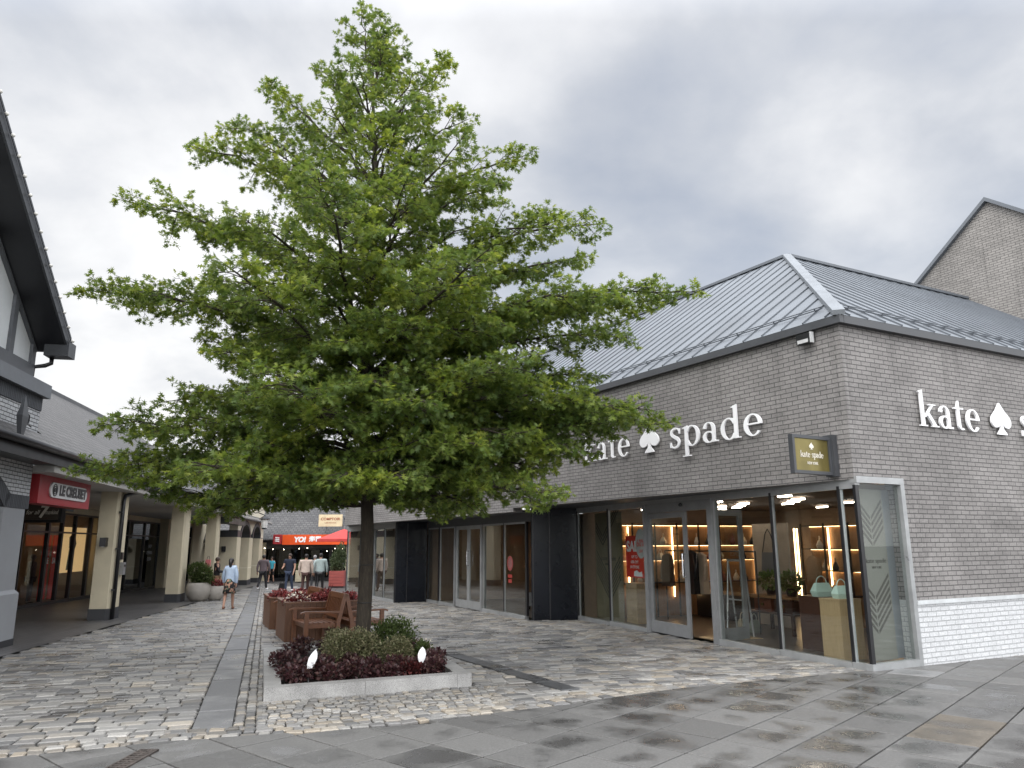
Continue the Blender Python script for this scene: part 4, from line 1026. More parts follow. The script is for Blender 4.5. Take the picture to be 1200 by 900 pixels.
mb = MB(); mb.tube([LF(-7.15, .2, 5.63), LF(-7.15, .2, 5.50), LF(-7.18, .1, 5.44), LF(-7.2, -.10, 5.40), LF(-7.24, -.10, 5.2)], .045, 8); build(mb, 'gutter_pipe', M_black, rf, smooth=True)
# festoon of round lamps along the verge
fs = thing('festoon_lights', 'string of round white bulbs along the sloping black roof edge', 'string lights', LF(-7, .56, 5.9))
mb = MB(); mb.tube([LF(-7.2, .56, 5.93), LF(-13, .56, 10.14)], .008, 5); build(mb, 'cable', M_black, fs)
for k in range(16):
    t = .012+k*.052; a = -7.2-5.8*t; z = 5.93+4.21*t
    mb = MB(); mb.ball(LF(a, .60, z-.02), .035, 10); build(mb, 'bulb', M_bulb, fs, smooth=True)
# ornament standing on the gutter
fo = thing('roof_ornament', 'dark diamond shaped metal ornament standing on the black gutter', 'ornament', LF(-8.85, .48, 3.74))
mb = MB(); mb.hexa([LF(-8.90, .46, 3.73), LF(-8.80, .46, 3.73), LF(-8.80, .52, 3.73), LF(-8.90, .52, 3.73), LF(-8.99, .44, 4.12), LF(-8.71, .44, 4.12), LF(-8.71, .54, 4.12), LF(-8.99, .54, 4.12)])
mb.hexa([LF(-8.99, .44, 4.12), LF(-8.71, .44, 4.12), LF(-8.71, .54, 4.12), LF(-8.99, .54, 4.12), LF(-8.86, .48, 4.50), LF(-8.84, .48, 4.50), LF(-8.84, .50, 4.50), LF(-8.86, .50, 4.50)])
build(mb, 'diamond', M_dgrey, fo)
mb = MB(); mb.tube([LF(-8.74, .49, 4.22)]+[LF(-8.66+.09*math.cos(R(a)), .49, 4.10+.10*math.sin(R(a))) for a in range(120, -110, -20)]+[LF(-8.55, .49, 4.0), LF(-8.45, .49, 3.98)], .014, 6); build(mb, 'scroll', M_black, fo)

# ------------------------------------------------------------------ covered arcade on the left
ar_ = thing('arcade_building', 'slate roofed shopping arcade with cream columns along the left side', 'building', LF(0, 0, gz(22)))
mb = MB()
mb.hexa([LF(-6.86, .5, 3.70), LF(15, .5, 3.70), LF(15, -4, 6.92), LF(-6.86, -4, 6.92), LF(-6.86, .5, 3.76), LF(15, .5, 3.76), LF(15, -4, 7.0), LF(-6.86, -4, 7.0)])
mb.hexa([LF(-16, .5, 3.70), LF(-6.861, .5, 3.70), LF(-6.861, .10, 3.98), LF(-16, .10, 3.98), LF(-16, .5, 3.76), LF(-6.861, .5, 3.76), LF(-6.861, .10, 4.05), LF(-16, .10, 4.05)])
rf = build(mb, 'roof', M_slate, ar_)
for o_ in (rf,):
    me = o_.data; uv = me.uv_layers[0].data
    for p in me.polygons:
        for li in p.loop_indices:
            v = me.vertices[me.loops[li].vertex_index].co; q = V2(v.x+ar_.location.x, v.y+ar_.location.y)-LF.o
            uv[li].uv = (q@LF.a, -(q@LF.b)*1.23)
mb = MB(); mb.box(LF, -6.86, 15, -4.2, -3.9, 6.93, 7.06); build(mb, 'ridge', M_dgrey, rf)
mb = MB(); mb.box(LF, -16, 15, .02, .46, 3.42, 3.66); build(mb, 'eaves_boxing', M_black, ar_)
mb = MB()
mb.tube([LF(-16, .57, 3.70), LF(1.05, .57, 3.66)], .075, 10).tube([LF(1.2, .57, 3.64), LF(15, .57, 3.58)], .075, 10)
gut = build(mb, 'gutter', M_black, ar_, smooth=True)
mb = MB(); mb.tube([LF(1.0, .57, 3.62), LF(.95, .55, 3.50), LF(-.2, .14, 3.28), LF(-.72, .075, 3.17), LF(-.80, .075, 3.02), LF(-.80, .075, -.15)], .055, 10)
for z in (.6, 1.7, 2.7): mb.box(LF, -.88, -.72, .001, .09, z, z+.04)
build(mb, 'downpipe', M_black, gut, smooth=True)
mb = MB(); mb.box(LF, -6.85, 34, -4.5, .40, 3.28, 3.4185); build(mb, 'arcade_ceiling', paint('ceiling_boards', (.46, .445, .42), rough=.7), ar_)
def column(a0, a1, b0, b1, ztop):
    zb = gz(LF.xy(a0, 0)[1]); mb = MB(); c = .07
    mb.prism([(a0, b0), (a0, b1-c), (a0+c, b1), (a1, b1), (a1, b0)], LF, zb+.30, ztop); o = build(mb, 'column', M_cream, ar_)
    mb = MB(); c = .08; e = .02
    mb.prism([(a0-e, b0-e), (a0-e, b1-c), (a0-e+c, b1+e), (a1+e, b1+e), (a1+e, b0-e)], LF, zb-.1, zb+.299); build(mb, 'column_base', M_base, o); return o
column(-.88, -.03, -.50, .0, 3.28); column(7.6, 8.45, -.52, .0, 3.28); column(14.6, 15.3, -.52, 0, 3.28)
# shop fronts behind the columns
BL = -4.45
mb = MB()
mb.box(LF, -6.85, 4.45, BL-.3, BL, -.6, 3.28).box(LF, 12.35, 13.4, BL-.3, BL+.25, -.6, 3.279).box(LF, 22.5, 24.2, BL-.3, BL+.45, -.8, 3.279).box(LF, 31.02, 40, BL-.3, BL+.1, -1., 3.275).box(LF, 4.451, 34, BL-.28, BL-.01, 3.05, 3.278)
build(mb, 'back_wall', M_cream, ar_)
def lbay(a0, a1, z1, trans=None, gl=M_glassa, name='window'):
    zb = gz(LF.xy((a0+a1)/2, BL)[1])
    mb = MB()
    for x0, x1, y0, y1 in ((a0, a1, zb-.05, zb+.12), (a0, a1, z1-.07, z1), (a0, a0+.07, zb+.1201, z1-.0701), (a1-.07, a1, zb+.1201, z1-.0701)): mb.vprism([(x0, y0), (x1, y0), (x1, y1), (x0, y1)], LF, BL-.1, BL+.02)
    if trans: mb.vprism([(a0+.071, trans-.03), (a1-.071, trans-.03), (a1-.071, trans+.03), (a0+.071, trans+.03)], LF, BL-.09, BL+.018)
    w = build(mb, name, M_black, ar_)
    mb = MB(); mb.vprism([(a0+.07, zb+.12), (a1-.07, zb+.12), (a1-.07, z1-.07), (a0+.07, z1-.07)], LF, BL-.05, BL-.042); build(mb, 'pane', gl, w); return w
lbay(4.5, 6.7, 3.04, 2.3); lbay(6.72, 8.0, 3.04, 2.3, name='door'); lbay(8.02, 9.35, 3.04, 2.3, name='door'); lbay(9.37, 11.15, 3.04, 2.3); lbay(11.17, 12.34, 3.04, 2.3)
lbay(13.42, 16.6, 3.04, 2.3, gl=M_glassd); lbay(16.62, 19.5, 3.04, 2.3, gl=M_glassd); lbay(19.52, 22.48, 3.04, 2.3, gl=M_glassd)
lbay(24.25, 27.5, 3.04, 2.3); lbay(27.52, 31., 3.04, 2.3)
def lroom(a0, a1, dep, wallm):
    mb = MB(); p = [(a0, BL-.12), (a1, BL-.12), (a1, BL-dep), (a0, BL-dep)]; q = [LF(*x) for x in p]
    mb.poly([(v[0], v[1], gz(v[1])+.02) for v in q]); build(mb, 'shop_floor', M_wfloor, ar_)
    mb = MB(); mb.poly([(v[0], v[1], 3.2) for v in q]); ce = build(mb, 'shop_ceiling', M_ceil_in, ar_)
    mb = MB()
    for k in (1, 2, 3): a, b = q[k], q[(k+1) % 4]; mb.poly([(a[0], a[1], -1), (b[0], b[1], -1), (b[0], b[1], 3.2), (a[0], a[1], 3.2)])
    build(mb, 'inner_walls', wallm, ar_); return ce
ce = lroom(4.5, 12.4, 4., M_wall_in)
for a, b in ((7, -6.6), (9.5, -6.6), (11.6, -6.4), (8.2, -7.6), (5.6, -5.8)): clight(ce, LF, a, b, .16, .16, 3.15, M_spot)  # some of these downlights are added to brighten the doors and banners
lroom(13.4, 22.6, .9, paint('navy_vinyl', (.035, .042, .062), rough=.6)); ce = lroom(24.2, 33, 3., M_warm)
for a, b in ((26, -5.6), (29, -6.), (31, -6)): clight(ce, LF, a, b, .2, .2, 3.15, M_spot)
q = LF.xy(11.0, BL-.5); fp = thing('lit_poster', 'warm lit window poster of a man in dark clothes inside the arcade shop', 'poster', (q[0], q[1], 1.))
mb = MB(); mb.box(LF, 9.5, 12.2, BL-.56, BL-.5, .75, 2.55); build(mb, 'backlit_sheet', emit('poster_light', (.85, .55, .25), .55), fp)
M_fig = paint('poster_figure', (.05, .055, .045), rough=.7); mb = MB()
for pts in ([(10.35, 1.72), (10.85, 1.72), (10.95, 2.16), (10.78, 2.26), (10.5, 2.26), (10.28, 2.14)], [(10.40, 1.719), (10.62, 1.719), (10.48, .85), (10.25, .85)], [(10.621, 1.719), (10.84, 1.719), (11.0, .85), (10.78, .85)], [(10.951, 2.14), (11.12, 1.9), (11.0, 1.68), (10.93, 1.75), (11.0, 1.9), (10.9, 2.05)]): mb.vprism(pts, LF, BL-.499, BL-.49)
build(mb, 'printed_man', M_fig, fp)
mb = MB(); mb.vprism([(10.64+.10*math.cos(R(a)), 2.38+.12*math.sin(R(a))) for a in range(0, 360, 20)], LF, BL-.499, BL-.49); build(mb, 'printed_face', paint('poster_skin', (.25, .13, .08)), fp)
for a0, a1 in ((7.25, 7.95), (8.2, 8.9)):
    q = LF.xy(a0, BL-.3); rp = thing('sale_banner', 'tall red sale banner just inside the '+('left' if a0 < 8 else 'right')+' leaf of the arcade shop doors', 'banner', (q[0], q[1], gz(q[1]))); mb = MB()
    mb.box(LF, a0, a1, BL-.35, BL-.33, gz(q[1])+.15, 2.2); build(mb, 'banner', M_sale, rp)
    build(text_mb('SALE', .3, lambda x, y, d: LF((a0+a1)/2+x, BL-.327+d, 1.25+y), depth=.004, width=.6, bold=.01), 'lettering', M_white, rp)
mb = MB(); 
q = LF.xy(20.5, BL-.2); vt = thing('window_lettering', 'faint white lines of lettering on the dark blue arcade window', 'sign', (q[0], q[1], 1.2))
for k, tx in enumerate(('SHOP', 'OPENING', 'SOON')): build(text_mb(tx, .26, lambda x, y, d: LF(20.9+x, BL-.035+d, 1.75-.33*k+y), depth=.003), 'lettering', paint('faint_white', (.35, .37, .4)), vt)
# wall lamp and post box fittings on the first columns
def fixture(name, label, cat_, fr_pts, mat):
    c = LF((fr_pts[0]+fr_pts[1])/2, (fr_pts[2]+fr_pts[3])/2, fr_pts[4]); th = thing(name, label, cat_, c); mb = MB(); mb.box(LF, *fr_pts); build(mb, 'casing', mat, th, bevel=.01); return th
fx = fixture('wall_lamp', 'small black cube lamp on the camera side of the nearest cream column', 'wall lamp', (-1.08, -.885, -.36, -.20, 1.78, 2.02), M_black)
mb = MB(); mb.box(LF, -1.04, -.92, -.32, -.24, 1.765, 1.779); build(mb, 'lens', M_bulb, fx)
fx = fixture('entry_keypad', 'slim black keypad on the street side of the nearest cream column', 'keypad', (-.35, -.22, .001, .05, 1.42, 1.62), M_black)
fx = fixture('cigarette_bin', 'small grey metal ash bin on the street side of the nearest column', 'ash bin', (-.32, -.12, .001, .11, 1.0, 1.34), M_mgrey)
mb = MB(); mb.box(LF, -.30, -.14, .1105, .125, 1.22, 1.28); build(mb, 'slot', M_black, fx)

# hanging red sign
def lsign(a0, a1, b, z0, z1, th_, mat, name, label):
    th = thing(name, label, 'sign', LF((a0+a1)/2, b, z0)); mb = MB(); mb.box(LF, a0, a1, b-th_, b, z0, z1); build(mb, 'sign_box', mat, th); return th
rs = lsign(-6.45, -3.35, 0.0, 2.68, 3.31, .35, M_red, 'hanging_sign', 'large red hanging box sign with white rounded plate under the arcade eaves')
mb = MB()
for a in (-6.0, -3.9): mb.box(LF, a-.06, a+.06, -.2, -.1, 3.311, 3.42)
build(mb, 'hanger', M_black, rs)
def stad(a0, a1, z0, z1, n=10):
    r = (z1-z0)/2; zc = (z0+z1)/2
    return [(a1-r+r*math.cos(R(t)), zc+r*math.sin(R(t))) for t in range(-90, 91, 15)]+[(a0+r+r*math.cos(R(t)), zc+r*math.sin(R(t))) for t in range(90, 271, 15)]
mb = MB(); mb.vprism(stad(-5.92, -3.66, 2.835, 3.155), LF, .001, .035); build(mb, 'white_plate', paint('plate_white', (.70, .70, .70), rough=.4), rs)
build(text_mb('LE CREUSET', .3, lambda x, y, d: LF(-4.58+x, .04+d, 2.995+y), depth=.01, bold=.014, width=1.68), 'lettering', M_black, rs)
mb = MB()
for r0, r1 in ((.135, .115), (.095, .075), (.05, .0)):
    for t in range(0, 360, 20): mb.vprism([(-5.68+r*math.cos(R(q_)), 2.995+r*math.sin(R(q_))) for r, q_ in ((r0, t), (r0, t+20), (max(r1, .002), t+20), (max(r1, .002), t))], LF, .0355, .045)
build(mb, 'ring_emblem', M_black, rs)
# brown projecting sign below it
pj = thing('projecting_sign', 'dark brown projecting sign with a big pale number below the red sign', 'sign', LF(1.2, -3, 2.5))
pc = at(48.5, 600, 20.5); XF = Frame((pc[0], pc[1]), (1, -.02), (.02, 1)); mb = MB(); mb.box(XF, -.48, .48, 0, .12, 2.50, 2.90); build(mb, 'sign_box', M_brown, pj)
mb = MB(); mb.box(XF, -.52, .56, .121, .16, 2.42, 2.94).box(XF, .481, .56, 0, .12, 2.42, 2.93).box(XF, -.15, .15, .161, 1.2, 2.75, 2.85); build(mb, 'sign_bracket', M_black, pj)
build(text_mb('7', .46, lambda x, y, d: XF(.04+x, -.006-d, 2.70+y), depth=.006, bold=.016, shear=.2), 'number', M_ivory, pj)
build(text_mb('for all', .17, lambda x, y, d: XF(-.24+x, -.004-d, 2.69+y), depth=.004, shear=.35, width=.38), 'lettering', M_ivory, pj)
build(text_mb('mankind', .17, lambda x, y, d: XF(.28+x, -.004-d, 2.69+y), depth=.004, shear=.35, width=.36), 'lettering', M_ivory, pj)

# ------------------------------------------------------------------ arched cream building further along
ab = thing('arched_building', 'cream building with dark rounded arches and white gable at the end of the arcade', 'building', LF(20.8, 0, gz(42)))
for a0, a1, b0 in ((20.8, 22.2, -1.4), (25.7, 27.3, -1.2), (30.8, 32.6, -1.2)):
    zb = gz(LF.xy(a0, 0)[1]); mb = MB(); mb.box(LF, a0, a1, b0, 0, zb+.3, 2.25); pq = build(mb, 'pier', M_cream, ab)
    mb = MB(); mb.box(LF, a0-.02, a1+.02, b0-.02, .02, zb-.2, zb+.299); build(mb, 'pier_base', M_base, pq)
    mb = MB(); mb.box(LF, a0-.015, a1+.015, b0-.015, .015, .42, .47); build(mb, 'string_course', M_creamlt, pq)
mb = MB()
for a0, a1 in ((22.2, 25.7), (27.3, 30.8)):
    c = (a0+a1)/2; r = (a1-a0)/2; arc = [(c+r*math.cos(R(t)), 2.25+.75*math.sin(R(t))) for t in range(0, 181, 15)]; ou = [(c+(r+.3)*math.cos(R(t)), 2.25+1.0*math.sin(R(t))) for t in range(0, 181, 15)]
    mb.vprism(arc+ou[::-1], LF, -.5, .03)
mb.box(LF, 20.79, 22.15, -1.41, .012, 2.2505, 2.62)
build(mb, 'arch_band', M_dgrey, ab)
mb = MB(); mb.vprism([(20.8, 2.62), (21.8, 2.62), (22.3, 2.9), (24, 3.30), (25.6, 2.9), (26.5, 2.45), (27.4, 2.9), (29, 3.30), (30.7, 2.9), (31.2, 2.3), (32.6, 2.3), (32.6, 4.3), (28.5, 6.4), (24.4, 4.3), (20.8, 4.3)], LF, -.45, .0); build(mb, 'gable_wall', M_creamlt, ab)
mb = MB(); mb.hexa([LF(15.1, .5, 3.2), LF(33, .5, 3.2), LF(33, -4, 6.2), LF(15.1, -4, 6.2), LF(15.1, .5, 3.26), LF(33, .5, 3.26), LF(33, -4, 6.28), LF(15.1, -4, 6.28)]); 
rf = build(mb, 'roof', M_slate, ab)
mb = MB(); mb.box(LF, 15.2, 20.7, -.1, .4, 2.85, 3.15); build(mb, 'eaves_boxing', M_black, ab)
for a in (20.77, 25.67, 30.77): fixture('wall_lamp', {20.77: 'small black box lamp on the first cream arch pier', 25.67: 'small black box lamp on the middle cream arch pier', 30.77: 'small black box lamp on the farthest cream arch pier'}[a], 'wall lamp', (a-.15, a-.002, -.75, -.55, 1.45, 1.75), M_black)
# carriage lantern on the gable corner
q = at(310, 612, 47); cl = thing('carriage_lantern', 'black carriage lantern with pale glass on the corner of the white gable', 'lantern', q); mb = MB()
mb.lathe([(.02, .46), (.06, .40), (.36, .20), (.34, .17)], q, 8); build(mb, 'lantern_roof', M_black, cl)
mb = MB(); mb.lathe([(.24, .165), (.17, -.35)], q, 8); build(mb, 'lantern_glass', paint('milk_glass', (.6, .6, .58), rough=.2), cl)
mb = MB(); mb.lathe([(.18, -.351), (.14, -.42)], q, 8).tube([q+V2(0, 0, .42), q+V2(-.5, .3, .60), q+V2(-.9, .8, .60)], .03, 6); build(mb, 'arm', M_black, cl)

# ------------------------------------------------------------------ restaurant closing the street
RY = 56.; rz = gz(RY)
rb = thing('restaurant_building', 'low slate roofed restaurant with dark glazed front closing the end of the street', 'building', (-14, RY, rz))
XR = Frame((0, RY), (1, 0), (0, 1))
mb = MB(); mb.hexa([(-24, RY-.7, 2.1), (-3, RY-.7, 2.1), (-3, RY+5.5, 7.4), (-24, RY+5.5, 7.4), (-24, RY-.7, 2.2), (-3, RY-.7, 2.2), (-3, RY+5.5, 7.5), (-24, RY+5.5, 7.5)])
rf = build(mb, 'roof', M_slate, rb)
uv = rf.data.uv_layers[0].data
for p in rf.data.polygons:
    for li in p.loop_indices: v = rf.data.vertices[rf.data.loops[li].vertex_index].co; uv[li].uv = (v.x, v.y*1.3)
mb = MB(); mb.box(XR, -24, -3, -.75, -.6, 1.98, 2.12); build(mb, 'gutter', M_black, rf)
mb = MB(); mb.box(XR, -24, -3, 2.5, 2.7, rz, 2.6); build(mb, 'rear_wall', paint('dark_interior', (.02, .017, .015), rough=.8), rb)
for x in (-19.6, -18.0, -11.9, -10.2): mb = MB(); mb.box(XR, x-.12, x+.12, -.5, -.26, rz-.1, 2.0); build(mb, 'post', M_cream, rb)
mb = MB(); mb.box(XR, -24, -3, -.24, -.12, 1.55, 1.98); build(mb, 'lintel', M_dgrey, rb)
for k in range(5):
    x = -19.4+k*2.05; mb = MB()
    for x0, x1, y0, y1 in ((x, x+2., rz, rz+.2), (x, x+2., 1.46, 1.54), (x, x+.06, rz+.2, 1.46), (x+1.94, x+2., rz+.2, 1.46)): mb.vprism([(x0, y0), (x1, y0), (x1, y1), (x0, y1)], XR, -.05, .05)
    w = build(mb, 'window', M_black, rb); mb = MB(); mb.vprism([(x+.06, rz+.2), (x+1.94, rz+.2), (x+1.94, 1.46), (x+.06, 1.46)], XR, 0, .008); build(mb, 'pane', M_glassd, w)
pl_ = thing('pendant_lights', 'row of small bright pendant lamps under the restaurant roof', 'string lights', (-15, RY-.6, 1.6))
mb = MB(); mb.tube([(-19, RY-.8, 1.78), (-10, RY-.8, 1.78)], .01, 5); build(mb, 'cable', M_black, pl_)
for k in range(11): mb = MB(); x = -18.6+k*.82+rng.uniform(-.35, .35); mb.ball((x, RY-.8, 1.50+rng.uniform(-.25, .15)), .028, 8); build(mb, 'bulb', M_spot, pl_)
og = thing('restaurant_sign', 'long bright orange sign with white lettering over the restaurant front', 'sign', (-14.3, RY-1., 2.1)); mb = MB(); mb.box(XR, -16.5, -11.2, -1.1, -.9, 1.82, 2.52); build(mb, 'sign_box', M_orange, og)
build(text_mb('YO!', .48, lambda x, y, d: (-15.25+x, RY-1.105-d, 2.16+y), depth=.01, bold=.03, shear=.15, width=.85), 'lettering', M_white, og)
tm = text_mb('\u5bff\u53f8', .44, lambda x, y, d: (-14.15+x, RY-1.105-d, 2.17+y), depth=.01, bold=.02)
build(tm, 'symbols', M_white, og)
rg = thing('square_sign', 'dark red square sign with white mark beside the long orange sign', 'sign', (-16.85, RY-1., 2.1)); mb = MB(); mb.box(XR, -17.15, -16.55, -1.15, -.95, 1.86, 2.54); build(mb, 'sign_box', M_red, rg)
mb = MB()
for k in range(3): mb.vprism([(-17.0, 2.05+.12*k), (-16.7, 2.02+.12*k), (-16.7, 2.10+.12*k), (-17.0, 2.13+.12*k)], XR, -1.16, -1.151)
build(mb, 'star_mark', M_white, rg)
cs = thing('cream_sign', 'cream rectangular sign with red lettering up on the slate roof', 'sign', (-13.2, RY-.7, 3.1)); mb = MB(); mb.box(XR, -14.05, -12.35, -.75, -.6, 3.1, 3.95); build(mb, 'sign_board', paint('cream_board', (.66, .55, .36), rough=.5), cs)
build(text_mb('COMPTOIR', .26, lambda x, y, d: (-13.2+x, RY-.755-d, 3.62+y), depth=.008, width=1.4, bold=.006), 'lettering', paint('sign_rust', (.30, .07, .03)), cs)
build(text_mb('LIBANAIS', .14, lambda x, y, d: (-13.2+x, RY-.755-d, 3.36+y), depth=.008, width=.8), 'small_lettering', paint('sign_rust', (0, 0, 0)), cs)
mb = MB()
for x in (-13.8, -12.6): mb.tube([(x, RY-.6, 3.3), (x, RY+.9, 3.3)], .03, 6).tube([(x, RY-.6, 3.8), (x, RY+1.4, 3.75)], .03, 6)
build(mb, 'bracket', M_black, cs)

# ------------------------------------------------------------------ leaf colours
M_box = leafmat('box_leaf', [(.04, .06, .018), (.07, .10, .028), (.10, .135, .045), (.05, .075, .022)], trans=.25)
M_varie = leafmat('variegated_leaf', [(.10, .11, .05), (.17, .17, .085), (.07, .085, .035), (.28, .25, .15), (.13, .12, .06)], trans=.2)
M_heu = leafmat('purple_leaf', [(.022, .008, .011), (.045, .014, .018), (.06, .024, .025), (.03, .012, .014), (.10, .055, .05), (.05, .03, .02)], trans=.12, rough=.38)
M_heug = leafmat('bronze_leaf', [(.06, .04, .018), (.10, .075, .03), (.08, .035, .022), (.16, .13, .06)], trans=.15)
M_heur = leafmat('crimson_leaf', [(.06, .014, .014), (.10, .022, .02), (.045, .014, .014)], trans=.15)
M_begl = leafmat('begonia_leaf', [(.10, .022, .02), (.16, .035, .03), (.06, .018, .015)], trans=.15)
M_petr = leafmat('pink_petal', [(.30, .055, .05), (.42, .14, .12), (.24, .03, .03)], trans=.2)
M_petw = leafmat('white_petal', [(.75, .70, .58), (.8, .78, .72), (.72, .55, .35)], trans=.2)
M_bushg = leafmat('grey_green_leaf', [(.05, .075, .035), (.08, .11, .05), (.11, .13, .07)], trans=.25)

# bowl planters by the second column
def bowl(name, label, x, y, r, h):
    z = gz(y); th = thing(name, label, 'planter', (x, y, z), 0, 'bowl planters by the arcade columns'); mb = MB()
    mb.lathe([(r*.55, 0), (r*.8, h*.15), (r*.97, h*.45), (r, h*.62), (r*.95, h*.85), (r*.88, h), (r*.82, h), (r*.82, h*.9)], (x, y, z), 36); build(mb, 'bowl', M_stonepot, th, smooth=True)
    mb = MB(); mb.lathe([(r*.815, h*.86), (.01, h*.88)], (x, y, z), 24); build(mb, 'soil', M_soil, th)
p = at(232, 700, 30.2); bowl('bowl_planter', 'large pale round bowl planter with a clipped green bush beside the column', p[0], 30.2, .47, .70)
b_ = thing('clipped_bush', 'clipped rounded green bush in the large pale bowl planter', 'bush', (p[0], 30.2, gz(30.2)+.6)); zc = gz(30.2)
leaf_cloud('foliage', b_, [(p[0], 30.2, zc+1.05), (p[0]-.12, 30.1, zc+1.2), (p[0]+.15, 30.2, zc+.95), (p[0]+.25, 30.2, zc+.8)], [(.44, .44, .42), (.3, .3, .25), (.36, .36, .3), (.3, .3, .2)], 3400, .075, M_box)
p = at(252, 700, 30.6); bowl('bowl_planter', 'smaller pale round bowl planter with red flowers beside the larger bowl', p[0], 30.6, .34, .56)
b_ = thing('red_flowers', 'low red flowers in the smaller pale bowl planter', 'flowers', (p[0], 30.6, gz(30.6)+.5)); zc = gz(30.6)
leaf_cloud('foliage', b_, [(p[0], 30.6, zc+.6)], [(.30, .3, .14)], 500, .08, M_begl); leaf_cloud('petals', b_, [(p[0], 30.6, zc+.66)], [(.28, .28, .14)], 200, .07, M_petr)

# ------------------------------------------------------------------ benches and flower boxes
def bench_proto():
    W = .96; root = thing('wooden_bench', '', 'bench', (0, 0, 0)); mb = MB()
    for k in range(7): y = -.27+k*.076; mb.box(W0, -W/2+.03, W/2-.03, y, y+.060, .415, .438)
    build(mb, 'seat', M_teak, root, bevel=.004)
    mb = MB(); mb.box(W0, -W/2+.03, W/2-.03, -.235, -.205, .34, .4145).box(W0, -W/2+.03, W/2-.03, .20, .23, .34, .4145)
    for s in (-1, 1): mb.box(W0, s*(W/2-.05)-.015, s*(W/2-.05)+.015, -.2045, .1995, .34, .4145)
    build(mb, 'seat_frame', M_teak, root)
    bk = MB(); lean = lambda z: .225+(z-.42)*.19
    for z0, z1 in ((.50, .56), (.86, .96)): bk.hexa([(-W/2+.062, lean(z0)-.016, z0), (W/2-.062, lean(z0)-.016, z0), (W/2-.062, lean(z0)+.016, z0), (-W/2+.062, lean(z0)+.016, z0), (-W/2+.062, lean(z1)-.016, z1), (W/2-.062, lean(z1)-.016, z1), (W/2-.062, lean(z1)+.016, z1), (-W/2+.062, lean(z1)+.016, z1)])
    n = 9
    for k in range(n):
        x = -W/2+.10+(W-.2)*k/(n-1); z0, z1 = .5605, .8595
        bk.hexa([(x-.022, lean(z0)-.009, z0), (x+.022, lean(z0)-.009, z0), (x+.022, lean(z0)+.009, z0), (x-.022, lean(z0)+.009, z0), (x-.022, lean(z1)-.009, z1), (x+.022, lean(z1)-.009, z1), (x+.022, lean(z1)+.009, z1), (x-.022, lean(z1)+.009, z1)])
    build(bk, 'backrest', M_teak, root, bevel=.003)
    for s in (-1, 1):
        x = s*(W/2-.03)
        mb = MB(); mb.box(W0, x-.03, x+.03, -.27, -.21, 0, .62); build(mb, 'leg', M_teak, root, bevel=.005)
        mb = MB(); mb.hexa([(x-.03, .20, 0), (x+.03, .20, 0), (x+.03, .26, 0), (x-.03, .26, 0), (x-.03, .20, .42), (x+.03, .20, .42), (x+.03, .26, .42), (x-.03, .26, .42)]); mb.hexa([(x-.03, .20, .4201), (x+.03, .20, .4201), (x+.03, .26, .4201), (x-.03, .26, .4201), (x-.03, lean(.95)-.03, .95), (x+.03, lean(.95)-.03, .95), (x+.03, lean(.95)+.03, .95), (x-.03, lean(.95)+.03, .95)]); build(mb, 'leg', M_teak, root, bevel=.005)
        mb = MB(); mb.hexa([(x-.035, -.26, .6205), (x+.035, -.26, .6205), (x+.03, .235, .605), (x-.03, .235, .605), (x-.035, -.26, .652), (x+.035, -.26, .652), (x+.03, .235, .635), (x-.03, .235, .635)])
        mb.hexa([(x-.035, -.33, .60), (x+.035, -.33, .60), (x+.035, -.2605, .6205), (x-.035, -.2605, .6205), (x-.035, -.33, .628), (x+.035, -.33, .628), (x+.035, -.2605, .652), (x-.035, -.2605, .652)]); build(mb, 'armrest', M_teak, root, bevel=.006)
    return root
proto = bench_proto(); angA = math.atan2(RX[1], RX[0])
def ar2(a, r): return AX*a+RX*r
GBN = 'wooden benches set back to back between the flower boxes'
benches = [(15.60, 2.38, -1, 'reddish wooden bench facing the street, nearest the tree bed'), (15.60, 3.24, 1, 'reddish wooden bench facing the shop, behind the tree trunk'), (18.55, 2.38, -1, 'farther wooden bench facing the street behind the big flower box'), (18.55, 3.24, 1, 'farther wooden bench facing the shop behind the big flower box')]
for k, (a, r, s, lb) in enumerate(benches):
    o = proto if k == 0 else copy_tree(proto); pc_ = ar2(a, 2.81); p = pc_+np.array([math.cos(R(28.5)), math.sin(R(28.5))])*(r-2.81)
    o.scale = (1.08, 1.28, 1.); o.location = (p[0], p[1], gz(p[1])+.004); base = R(90+28.5)       # local x along the axis
    o.rotation_euler = (0, 0, base if s > 0 else base+math.pi)
    # local -y is the front
    fx_ = np.array([math.sin(o.rotation_euler[2]), -math.cos(o.rotation_euler[2])])
    if (fx_@RX)*s < 0: o.rotation_euler[2] += math.pi
    o['label'] = lb; o['group'] = GBN
